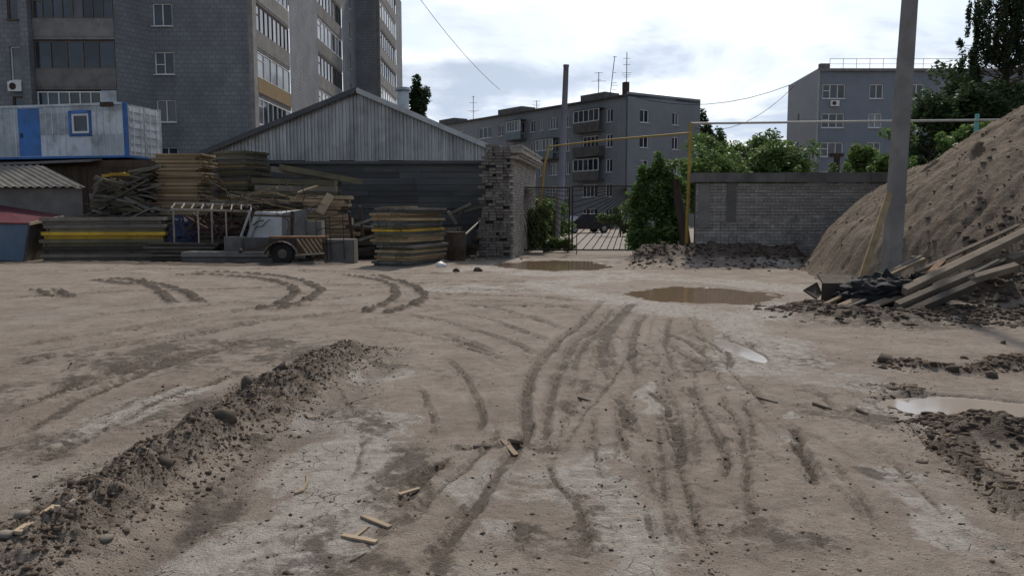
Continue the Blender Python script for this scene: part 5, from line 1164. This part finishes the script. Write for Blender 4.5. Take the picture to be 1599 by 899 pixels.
# messy heap left of B
pM = at(190, 300, 27.4)
for i in range(64):
    f_ = rnd.random(); top_ = 2.4 + .75 * f_; c = Vector((at(142 + 98 * f_, 300, 27.3).x, 27.25 + rnd.uniform(-.1, .12), top_ * rnd.uniform(.25, 1.02))); yaw = rnd.uniform(-.35, .35); L = rnd.uniform(.5, 1.2)
    d_ = Vector((math.cos(yaw), math.sin(yaw) * .5, rnd.uniform(-.5, .5))) * L / 2
    board(c - d_, c + d_, rnd.uniform(.06, .16), rnd.uniform(.03, .09), rnd.choice((M_wdk, M_wdk, M_wgrey, M_wmoss, M_wgrey)), 'loose scrap board on the front of the untidy heap left of the tall pale stack', 'scrap boards on the untidy heap', 'scrap_board', 'board')
timber_heap('scrap_heap', 'dark untidy heap of scrap boards left of the tall pale stack', at(142, 300, 27.6).x, at(240, 300, 27.6).x, 27.5, 28.3, 2.45, [M_wdk, M_wdk, M_wgrey, M_wmoss], .13, 'scrap heap', 0, .12, 3.2)
for a, b, lb in (((160, 275), (195, 271), 'yellow ended board on top of the untidy heap'), ((172, 272), (203, 273), 'second yellowish board on top of the untidy heap'), ((142, 312), (155, 284), 'grey plank standing against the left end of the untidy heap'), ((147, 290), (160, 280), 'short pale block end at the left of the untidy heap')):
    board(at(*a, 27.1), at(*b, 27.2), .16, .09, M_wyel if 'yellow' in lb else M_wgrey, lb)
board(at(205, 341, 26.6), at(235, 326, 26.6), .2, .06, M_wgrey, 'tilted grey board in front of the untidy heap'); board(at(240, 325, 26.4), at(268, 331, 26.4), .3, .06, M_wgrey, 'pale grey board end left of the ladder')
for i in range(22):
    c = at(rnd.uniform(330, 455), rnd.uniform(298, 332), 26.2 + rnd.uniform(-.3, .6)); yaw = rnd.uniform(-.5, .5); d_ = Vector((math.cos(yaw), math.sin(yaw) * .5, rnd.uniform(-.28, .22))) * rnd.uniform(.45, 1.0)
    board(c - d_, c + d_, rnd.uniform(.09, .18), rnd.uniform(.04, .09), rnd.choice((M_wtan, M_wmoss, M_wgrey, M_wtan, M_wpale)), 'loose tan board in the jumble behind the metal rack and the white skip', 'loose boards in the jumble behind the rack', 'loose_board', 'board')
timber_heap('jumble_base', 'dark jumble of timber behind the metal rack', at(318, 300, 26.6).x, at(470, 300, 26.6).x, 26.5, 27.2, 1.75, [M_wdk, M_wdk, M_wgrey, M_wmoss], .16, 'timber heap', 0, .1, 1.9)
# flat grey stack and slabs on the ground
panel_stack(at(285, 390, 24.9).x, 25.4, .02, 2.3, 1.1, 5, .12, [M_wdk, M_wgrey], M_wdk, '* grey panel of the flat stack below the ladder', 'grey panels in the flat stack', .12, 0, False)
for i, (a, b, zc) in enumerate(((287, 426, .12), (285, 420, .30))):
    p0_, p1_ = at(a, 405, 23.9), at(b, 405, 23.9); m = MB(); m.box((0, 0, 0), (p1_.x - p0_.x, .9, .15)); o = m.build('concrete_slab', M_concd if i == 0 else M_conc); o.location = ((p0_.x + p1_.x) / 2, 24.2 + .05 * i, zc); o.rotation_euler = (0, 0, .02 * (1 - 2 * i)); tag(o, ['lower', 'upper'][i] + ' concrete slab lying on the ground before the blocks', 'slab', 'concrete slabs on the ground')
def cblock(px0, px1, py0, py1, Y, dpt, material, label):
    a, b = at(px0, py0, Y), at(px1, py1, Y); m = MB(); hx_, hy_, hz_ = (b.x - a.x) / 2, dpt / 2, (a.z - b.z) / 2; ch = .03
    v = [];
    for s in (-1, 1):
        for x, y in ((-hx_ + ch, -hy_), (hx_ - ch, -hy_), (hx_, -hy_ + ch), (hx_, hy_ - ch), (hx_ - ch, hy_), (-hx_ + ch, hy_), (-hx_, hy_ - ch), (-hx_, -hy_ + ch)): v.append((x * rnd.uniform(.97, 1.02), y, s * hz_))
    m.add(v, [tuple(reversed(range(8))), tuple(range(8, 16))] + [(k, (k + 1) % 8, 8 + (k + 1) % 8, 8 + k) for k in range(8)])
    o = m.build('concrete_block', material); o.location = ((a.x + b.x) / 2, Y + dpt / 2, (a.z + b.z) / 2); tag(o, label, 'block', 'concrete blocks before the stacks'); return o
zb_ = at(400, 411, 24.3)
cblock(505, 553, 374, 412, 23.6, .7, M_conc, 'grey concrete block right of the striped cart'); cblock(349, 378, 370, 398, 24.2, .6, M_concd, 'dark concrete block on the slabs left of the hopper'); cblock(376, 424, 371, 397, 24.35, .6, M_concd, 'dark concrete block right beside the other on the slabs')
cblock(478, 502, 345, 372, 25.0, .5, M_conc, 'small pale block behind the striped cart')
# white tilted hopper
M_hop = mat('chalky white skip metal', (.40, .41, .42), (.31, .32, .33), 2, .7, .15, .004, dirt=(.17, .16, .15), dirt_amt=.6)
HP = empty('mortar_skip', (at(425, 372, 25).x, 25, .78), label='white metal mortar skip tipped on its side among the blocks', cat='skip')
def hp(px, py, Y): return at(px, py, Y)
m = MB(); A_ = [hp(384, 373, 24.6), hp(440, 372, 24.5), hp(478, 371, 25.0), hp(480, 326, 25.2), hp(440, 333, 25.0), hp(398, 330, 24.9)]; Bk = [p + Vector((.1, .9, 0)) for p in A_]
m.slab([A_[0], A_[1], A_[4], A_[5]], .03); m.build('side_plate', M_hop, HP)
m = MB(); m.slab([A_[1], A_[2], A_[3], A_[4]], .03); m.build('slanted_plate', M_conc, HP)
m = MB(); m.slab([A_[5], A_[4], A_[3], Bk[3], Bk[5]], .03); m.build('top_plate', M_hop, HP)
m = MB(); m.slab([Bk[0], A_[0], A_[5], Bk[5]], .03); m.build('end_plate', M_hop, HP)
for a, b in ((A_[0] + Vector((-.16, -.1, -.02)), A_[5] + Vector((-.1, -.1, .05))), (A_[0] + Vector((.12, -.05, 0)), A_[5] + Vector((.2, -.05, 0)))):
    m = MB(); m.beam(a, b, .06, .05); m.build('rim', M_hop, HP)
m = MB(); m.tube([at(395, 352, 24.6), at(402, 346, 24.45), at(412, 344, 24.5)], .02, 6); m.build('handle', M_steel, HP); rebase(HP)
q0, q1 = at(392, 373, 24.8), at(478, 373, 24.8); timber_heap('timber_cribbing', 'dark timber cribbing under the white skip', q0.x, q1.x, 25.0, 26.0, q0.z - .1, [M_wdk, M_wdk, M_wgrey], .15, 'cribbing')
# ladder-like frame with legs
LD = empty('metal_rack', (at(320, 330, 25.2).x, 25.3, 0), label='pale metal rack like a lying ladder with thin legs', cat='rack')
M_lad = mat('pale galvanised angle', (.30, .27, .23), (.22, .20, .17), 5, .7, .1, .003)
fa, fb = at(267, 326, 25.0), at(392, 330, 25.0); ba, bb = at(274, 317, 25.6), at(392, 320, 25.6)
for a, b in ((fa, fb), (ba, bb)):
    m = MB(); m.beam(a, b, .05, .07); m.build('rail', M_lad, LD)
for t in np.linspace(0, 1, 9):
    m = MB(); m.beam(fa.lerp(fb, t), ba.lerp(bb, t), .04, .04); m.build('rung', M_lad, LD)
for t in (.02, .33, .5, .68, .98):
    p = fa.lerp(fb, t); m = MB(); m.beam(p - Vector((0, -.03, .03)), (p.x, p.y + .03, .0), .04, .04, (0, 1, 0)); m.build('leg', M_lad, LD)
rebase(LD)
# blue bundle and maroon scrap
M_tarp = mat('navy tarpaulin', (.018, .025, .06), (.03, .042, .09), 5, .6, .6, .02); M_maroon = mat('maroon scrap metal', (.085, .028, .032), (.05, .03, .03), 6, .7, .3, .004); M_black = mat('black tarpaulin', (.008, .0085, .010), (.016, .017, .019), 4, .8, .7, .02)
def crumple(name, c, r, material, label, cat, seed=0):
    nu, nv = 40, 22; V = []; 
    for j in range(nv + 1):
        ph = math.pi * j / nv
        for i in range(nu):
            th = 2 * math.pi * i / nu; d = Vector((math.sin(ph) * math.cos(th), math.sin(ph) * math.sin(th), math.cos(ph)))
            k = .78 + .5 * abs(2 * float(fbm(np.array([d.x * 1.8 + seed + d.z]), np.array([d.y * 1.8 + d.z * .9 + 3]), 1.9, 4, .65)[0]) - 1); V.append((d.x * r[0] * k, d.y * r[1] * k, d.z * r[2] * k))
    Fq = [(j * nu + i, (j + 1) * nu + i, (j + 1) * nu + (i + 1) % nu, j * nu + (i + 1) % nu) for j in range(nv) for i in range(nu)]
    o = MB().add(V, Fq).build(name, material, None, False); o.location = c; return tag(o, label, cat)
p = at(283, 352, 25.6); crumple('tarpaulin_bundle', (p.x, 25.8, p.z - .35), (.62, .4, .72), M_tarp, 'crumpled navy tarpaulin bundle under the metal rack', 'tarpaulin', 3)
for i in range(34):
    c = at(rnd.uniform(304, 372), rnd.uniform(338, 368), 25.4 + rnd.uniform(-.2, .3)); d_ = Vector((rnd.uniform(-1, 1), rnd.uniform(-.4, .4), rnd.uniform(-.5, .5))).normalized() * rnd.uniform(.2, .5)
    m = MB(); m.beam(-d_, d_, .04, .04); o = m.build('scrap_bar', M_maroon if i % 3 else M_steel); o.location = c; tag(o, 'maroon scrap bar in the tangle under the metal rack', 'scrap bar', 'scrap bars under the rack')
q0, q1 = at(255, 366, 25.5), at(372, 366, 25.5); timber_heap('timber_bed', 'dark timber bed under the maroon scrap and navy bundle', q0.x, q1.x, 25.75, 26.6, 1.35, [M_wdk, M_wdk, M_wgrey], .15)
# tangle of reinforcing wire
for i in range(30):
    c = at(rnd.uniform(345, 470), rnd.uniform(296, 345), 24.9 + rnd.uniform(-.2, .4)); pts = [Vector((0, 0, 0))]
    d_ = Vector((rnd.uniform(-1, 1), rnd.uniform(-.3, .3), rnd.uniform(-.6, .6))).normalized()
    for k in range(5): d_ = (d_ + Vector((rnd.uniform(-.6, .6), rnd.uniform(-.3, .3), rnd.uniform(-.6, .6)))).normalized(); pts.append(pts[-1] + d_ * .17)
    o = MB().tube(pts, .014, 5).build('rusty_wire', M_steel); o.location = c; tag(o, 'bent rusty wire in the tangle above the white skip', 'wire', 'rusty wires in the tangle')
board(at(456, 372, 24.2), at(457, 330, 24.3), .1, .1, M_steel, 'dark upright steel post before the white skip', name='steel_post', cat='post', up=(0, 1, 0))
board(at(392, 336, 24.3), at(458, 338, 24.2), .09, .06, M_steel, 'dark steel bar lying across the white skip', name='steel_bar', cat='bar')
MF = empty('wire_frame', (at(520, 400, 23.5).x, 23.45, 0), label='thin dark wire frame standing before the pale timbers', cat='frame')
f0, f1, f2, f3 = at(493, 344, 23.5), at(535, 333, 23.5), at(538, 405, 23.5), at(497, 408, 23.5)
for a, b in ((f0, f1), (f1, f2), (f0, f3), (f0.lerp(f3, .25), f1.lerp(f2, .2)), (f0.lerp(f3, .6), f1.lerp(f2, .62)), (f0.lerp(f1, .35), f3.lerp(f2, .35)), (f0.lerp(f1, .5), f3.lerp(f2, .5))):
    m = MB(); m.tube([a, b], .014, 5); m.build('rod', M_steel, MF)
rebase(MF)
# striped cart
M_orange = mat('rusty orange board', (.16, .075, .03), (.10, .05, .024), 4, .75, .2, .004); M_stripe = mat('cream stripe paint', (.34, .29, .22), (.25, .21, .16), 4, .7, .1, .002); M_tyre = mat('black tyre rubber', (.018, .018, .019), (.03, .03, .031), 5, .85, .3, .005)
CT = empty('striped_cart', (at(465, 400, 23.3).x, 23.5, 0), label='small cart with a diagonally striped orange board and black wheel', cat='cart')
q0, q1 = at(463, 371, 23.2), at(504, 397, 23.2); m = MB(); m.span(q0.x, q1.x, 23.2, 23.24, q1.z, q0.z); bd = m.build('striped_board', M_orange, CT)
hh_ = q0.z - q1.z
for k in range(6):
    x0 = q0.x + .02 + k * .135; x1 = x0 + .30
    if x1 > q1.x: f_ = (q1.x - .01 - x0) / .30
    else: f_ = 1
    m = MB(); m.beam((x0, 23.19, q0.z - .03), (x0 + .30 * f_, 23.19, q0.z - .03 - (hh_ - .06) * f_), .008, .045, (0, 0, 1)); m.build('stripe', M_stripe, bd)
m = MB(); m.beam((q0.x - .04, 23.19, q1.z - .02), (q1.x + .04, 23.19, q1.z + .03), .05, .05); m.build('lower_rail', M_stripe, bd)
t0_ = at(420, 371, 23.3); m = MB(); m.span(t0_.x, q1.x, 23.26, 24.1, q0.z - .02, q0.z + .03); m.build('bed', M_orange, CT)
m = MB(); m.span(t0_.x, q1.x, 23.245, 23.29, q1.z, q0.z - .03); m.build('side_board', M_steel, CT)
w0_ = at(440, 402, 23.15); fpts = [w0_ + Vector((.52 * math.cos(t), .0, .50 * math.sin(t) - .02)) for t in np.linspace(.25, math.pi - .25, 10)]
m = MB()
for a, b in zip(fpts[:-1], fpts[1:]): m.beam(a, b, .3, .025, (0, 0, 1), .02)
m.build('mudguard', M_wgrey, CT)
m = MB(); prof = [(.14, -.09), (.30, -.10), (.345, -.07), (.36, 0), (.345, .07), (.30, .10), (.14, .09)]; nseg = 24; vs = []; fs = []
for k in range(nseg):
    t = 2 * math.pi * k / nseg
    for r_, y_ in prof: vs.append((r_ * math.cos(t), y_, r_ * math.sin(t)))
np_ = len(prof)
for k in range(nseg):
    for j in range(np_ - 1): fs.append((k * np_ + j, ((k + 1) % nseg) * np_ + j, ((k + 1) % nseg) * np_ + j + 1, k * np_ + j + 1))
wh = m.add(vs, fs).build('wheel', M_tyre, CT, True); wc = Vector((w0_.x, 23.3, .36)); wh.location = wc
m = MB(); m.tube([(0, -.07, 0), (0, .07, 0)], .17, 16); rm = m.build('rim', M_wgrey, wh)
m = MB(); m.beam((t0_.x - .9, 23.5, .42), (t0_.x + .1, 23.5, .62), .07, .07); db = m.build('drawbar', M_steel, CT); m = MB(); m.tube([(t0_.x - .98, 23.5, .38), (t0_.x - .9, 23.5, .46)], .06, 8); m.build('hitch', M_steel, db)
m = MB(); m.box((q1.x + .02, 23.3, q0.z - .12), (.03, .12, .09)); m.build('tail_lamp', M_maroon, CT)
rebase(CT); wh.location = wc
# barrel, dark metal box, debris by the ruined wall
BR = empty('rusty_barrel', (at(712, 400, 25).x, 25.2, 0), label='dark rusty barrel between the front stack and the ruined wall', cat='barrel'); m = MB()
m.tube([(0, 0, 0), (0, 0, .28), (0, 0, .3), (0, 0, .58), (0, 0, .6), (0, 0, .95)], [.30, .30, .315, .315, .30, .30], 20, False); m.build('drum', M_steel, BR, True); m = MB(); m.tube([(0, 0, .9), (0, 0, .955)], .305, 20); m.build('lid', M_steel, BR)
DB = empty('metal_bin', (at(738, 385, 26.2).x, 26.5, 0), label='dark open metal bin beside the ruined wall', cat='bin'); M_bin = mat('dark blue grey bin metal', (.05, .06, .068), (.035, .04, .048), 4, .7, .2, .004)
p0_ = at(727, 366, 25.6); p1_ = at(750, 345, 27.2); m = MB(); m.slab([Vector((p0_.x, 25.6, .5)), Vector((p1_.x, 27.2, .6)), Vector((p1_.x, 27.2, p1_.z)), Vector((p0_.x, 25.6, p0_.z))], .04); m.build('side_plate', M_bin, DB)
m = MB(); m.slab([Vector((p0_.x - .8, 25.9, .1)), Vector((p0_.x, 25.6, .1)), Vector((p0_.x, 25.6, p0_.z)), Vector((p0_.x - .8, 25.9, p0_.z))], .04); m.build('front_plate', M_bin, DB)
m = MB(); m.beam((p0_.x, 25.58, p0_.z), (p1_.x, 27.18, p1_.z), .05, .05); m.build('rim', M_lad, DB); rebase(DB)
for i, (a, b, mt) in enumerate((((700, 330), (712, 350), M_wgrey), ((735, 318), (700, 335), M_wgrey), ((560, 375), (590, 366), M_wgrey), ((545, 330), (550, 372), M_steel), ((562, 322), (567, 375), M_steel), ((553, 352), (580, 342), M_wgrey), ((725, 330), (760, 320), M_wdk), ((716, 340), (722, 322), M_wdk))):
    board(at(*a, 25.8), at(*b, 26.0), .09, .05, mt, ['pale lath leaning over the barrel', 'thin lath behind the barrel', 'lath left of the front stack near the ground', 'left rusty post between the pale timbers and the front stack', 'right rusty post between the pale timbers and the front stack', 'crooked lath left of the front stack', 'dark board above the metal bin', 'short dark stake behind the barrel'][i], name='lath', up=(0, 1, 0))
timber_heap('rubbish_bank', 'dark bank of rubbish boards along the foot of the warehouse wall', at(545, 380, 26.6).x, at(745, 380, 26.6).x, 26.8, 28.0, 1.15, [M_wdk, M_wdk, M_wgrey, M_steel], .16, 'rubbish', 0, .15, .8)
# maroon-lidded blue bin at the left edge
KB = empty('sheet_metal_bin', (at(20, 405, 25.2).x, 25.6, 0), label='low blue metal bin with a sloping maroon lid at the left edge', cat='bin')
M_bbin = mat('faded blue sheet', (.10, .15, .22), (.075, .115, .175), 2, .6, .15, .004, (1, 1, .3)); M_mar = mat('maroon lid sheet', (.13, .03, .04), (.10, .028, .035), 2, .5, .1, .003)
c0 = at(38, 407, 25.2); c0.z = 0; t0_ = at(46, 350, 25.1); t1_ = at(100, 338, 27.4); t2_ = at(48, 321, 28.0); Lx = 2.6
m = MB(); m.slab([c0 + Vector((-Lx, .2, .12)), c0, t0_, t0_ + Vector((-Lx, .2, .05))], .04); m.build('front_sheet', M_bbin, KB)
m = MB(); c1 = Vector((t1_.x - .25, 27.3, 0)); m.slab([c0, c1, t1_ - Vector((.12, 0, .06)), t0_], .04); m.build('side_sheet', M_wdk, KB)
lidq = [t0_ + Vector((-Lx, .1, .08)), t0_ + Vector((.04, -.06, .04)), t1_ + Vector((.02, 0, .03)), t2_ + Vector((-Lx + 1.3, .2, .03))]; m = MB(); m.slab(lidq, .05); m.build('lid', M_mar, KB)
m = MB(); m.beam(lidq[1] + Vector((0, 0, -.03)), lidq[2] + Vector((0, 0, -.03)), .05, .09); m.build('lid_edge', M_stripe, KB); rebase(KB)
# ---------------------------------------------------------------- boards on the flank of the heap
gB = 'boards lying on the flank of the heap'
def hb(px0, py0, Y0, px1, py1, Y1, w, h, mt, lb): board(at(px0, py0, Y0), at(px1, py1, Y1), w, h, mt, lb, gB, up=(-.35, -.55, .8))
M_wboard = wood('grey brown builders boards', (.19, .155, .12), (.13, .108, .086))
hb(1412, 455, 12.2, 1640, 345, 13.6, .10, .13, M_wboard, 'longest thick board running up the heap past the frame edge'); hb(1405, 452, 12.5, 1640, 340, 13.9, .08, .05, M_wpale, 'pale narrow board on the upper edge of the longest board')
hb(1400, 478, 11.9, 1517, 428, 12.4, .10, .13, M_wboard, 'middle thick board below the longest one'); hb(1510, 438, 12.3, 1586, 416, 12.7, .10, .12, M_wboard, 'pale thick board end at the lower right of the heap'); hb(1420, 488, 11.8, 1520, 445, 12.1, .1, .14, M_wdk, 'lowest dark board under the middle thick one')
hb(1515, 428, 12.9, 1575, 405, 13.2, .14, .16, M_wdk, 'dark board end between the longest board and the pale one'); hb(1575, 408, 13.0, 1620, 392, 13.3, .12, .14, M_wboard, 'short board near the right frame edge'); hb(1440, 440, 13.0, 1472, 408, 13.6, .1, .08, M_orange, 'rusty brown board edge above the longest board')
hb(1275, 481, 12.3, 1443, 404, 13.8, .05, .045, M_wpale, 'long thin lath reaching out to the left over the puddle side'); hb(1292, 486, 12.1, 1350, 462, 12.5, .09, .04, M_wpale, 'pale short board at the left foot of the heap'); hb(1300, 488, 12.0, 1352, 468, 12.3, .04, .04, M_wgrey, 'thin strip beside the pale short board'); hb(1330, 490, 12.0, 1420, 456, 12.4, .12, .035, M_wboard, 'wide thin board poking out left under the tarpaulin'); hb(1468, 452, 12.5, 1560, 407, 13.0, .05, .06, M_wgrey, 'narrow grey batten between the two thick boards'); hb(1430, 425, 13.4, 1590, 352, 14.2, .06, .05, M_wboard, 'long thin batten lying above the longest board'); hb(1378, 430, 13.6, 1438, 400, 14.1, .05, .04, M_wgrey, 'thin lath end sticking out of the sand right of the pole')
board(at(1340, 452, 14.0), at(1389, 301, 14.75), .12, .045, M_wtan, 'brown plank leaning against the utility pole', up=(0, -1, 0))
p = at(1392, 462, 12.3); crumple('black_tarpaulin', (p.x + .05, 12.7, .22), (.80, .5, .40), M_black, 'black tarpaulin heaped under the boards beside the pole', 'tarpaulin', 8); p = at(1440, 432, 12.9); crumple('black_tarpaulin', (p.x, 13.0, p.z - .12), (.26, .2, .2), M_black, 'small black tarpaulin roll right of the larger one', 'tarpaulin', 15)
BX = empty('broken_crate', (at(1300, 465, 13).x, 13.3, 0), label='broken brown board crate at the left foot of the heap', cat='crate'); M_crate = wood('dark brown plywood', (.075, .055, .042), (.05, .038, .031))
a, b, c, d = at(1285, 442, 13.0), at(1340, 442, 13.2), at(1338, 478, 13.1), at(1283, 482, 12.9); m = MB(); m.slab([d, c, b, a], .03); m.build('side_panel', M_crate, BX)
m = MB(); m.slab([at(1255, 452, 12.7), at(1276, 466, 12.6), at(1284, 458, 12.95), at(1276, 440, 12.95)], .03); m.build('flap', M_crate, BX); m = MB(); m.slab([a, b, b + Vector((.1, .5, .1)), a + Vector((.1, .5, .12))], .03); m.build('lid_panel', M_crate, BX); rebase(BX)
for i in range(4):
    a = at(1412 + i * 3, 292 - i * 5, 24.3 + i * .1); b = at(1474 - i * 4, 261 + i * 4, 24.5 + i * .1); board(a, b, .32, .025, M_zinc, ['front', 'second', 'third', 'rearmost'][i] + ' galvanised sheet propped behind the utility pole', 'galvanised sheets behind the pole', 'metal_sheet', 'metal sheet')
# ---------------------------------------------------------------- beyond the gate: post, stump, car
m = MB(); p = at(871, 365, 33); m.tube([(0, 0, -.1), (0, 0, at(871, 300, 33).z)], .11, 8); o = tag(m.build('concrete_post', M_conc), 'grey post among the shrubs behind the left gate leaf', 'post'); o.location = (p.x, 33, 0)
SM = empty('dead_trunk', (at(1058, 400, 26.2).x, 26.2, 0), label='dark dead trunk leaning by the end of the brick wall', cat='trunk'); m = MB(); m.tube([(.35, 0, -.1), (.22, 0, .9), (.0, 0, 1.9), (-.12, 0, 2.7)], [.2, .17, .15, .12], 9); m.build('stem', M_bark, SM, True)
CR = empty('parked_car', (at(912, 360, 59).x, 59, .02), R(205), 'dark car parked in the courtyard beyond the gate', 'car'); M_car = mat('dark blue car paint', (.012, .014, .022), (.016, .018, .027), 1, .25, 0, .001, rnd_amt=.02)
prof = [(-2.1, .3), (-2.12, .75), (-1.95, .92), (-1.35, .98), (-.85, 1.42), (.55, 1.45), (1.15, .98), (1.95, .85), (2.12, .65), (2.1, .3)]; vs = []; n = len(prof)
for y, kx in ((-.82, 1), (-.72, 1), (.72, 1), (.82, 1)):
    for x, z in prof: vs.append((x, y if z < 1.0 else y * .84, z if abs(y) > .8 else z + .02))
fs = [tuple(reversed(range(n))), tuple(3 * n + k for k in range(n))] + [(j * n + k, j * n + k + 1, (j + 1) * n + k + 1, (j + 1) * n + k) for j in range(3) for k in range(n - 1)]
MB().add(vs, fs).build('body', M_car, CR)
for s in (-1, 1):
    m = MB(); m.slab([(-1.05, s * .765, 1.0), (.95, s * .765, 1.0), (.5, s * .72, 1.38), (-.75, s * .72, 1.38)][::(1 if s < 0 else -1)], .02); m.build('side_window', M_glass, CR)
    for x in (-1.3, 1.3):
        m = MB(); m.tube([(x, s * .6, .32), (x, s * .84, .32)], .32, 18); w = m.build('wheel', M_tyre, CR); m = MB(); m.tube([(x, s * .8, .32), (x, s * .85, .32)], .2, 14); m.build('rim', M_zinc, w)
    m = MB(); m.box((2.06, s * .6, .7), (.08, .3, .12)); m.build('headlight', M_white, CR); m = MB(); m.box((-2.1, s * .62, .8), (.06, .25, .14)); m.build('tail_light', M_mar, CR)
m = MB(); m.slab([(.63, -.62, 1.42), (.63, .62, 1.42), (1.13, .68, 1.02), (1.13, -.68, 1.02)][::-1], .02); m.build('windscreen', M_glass, CR)
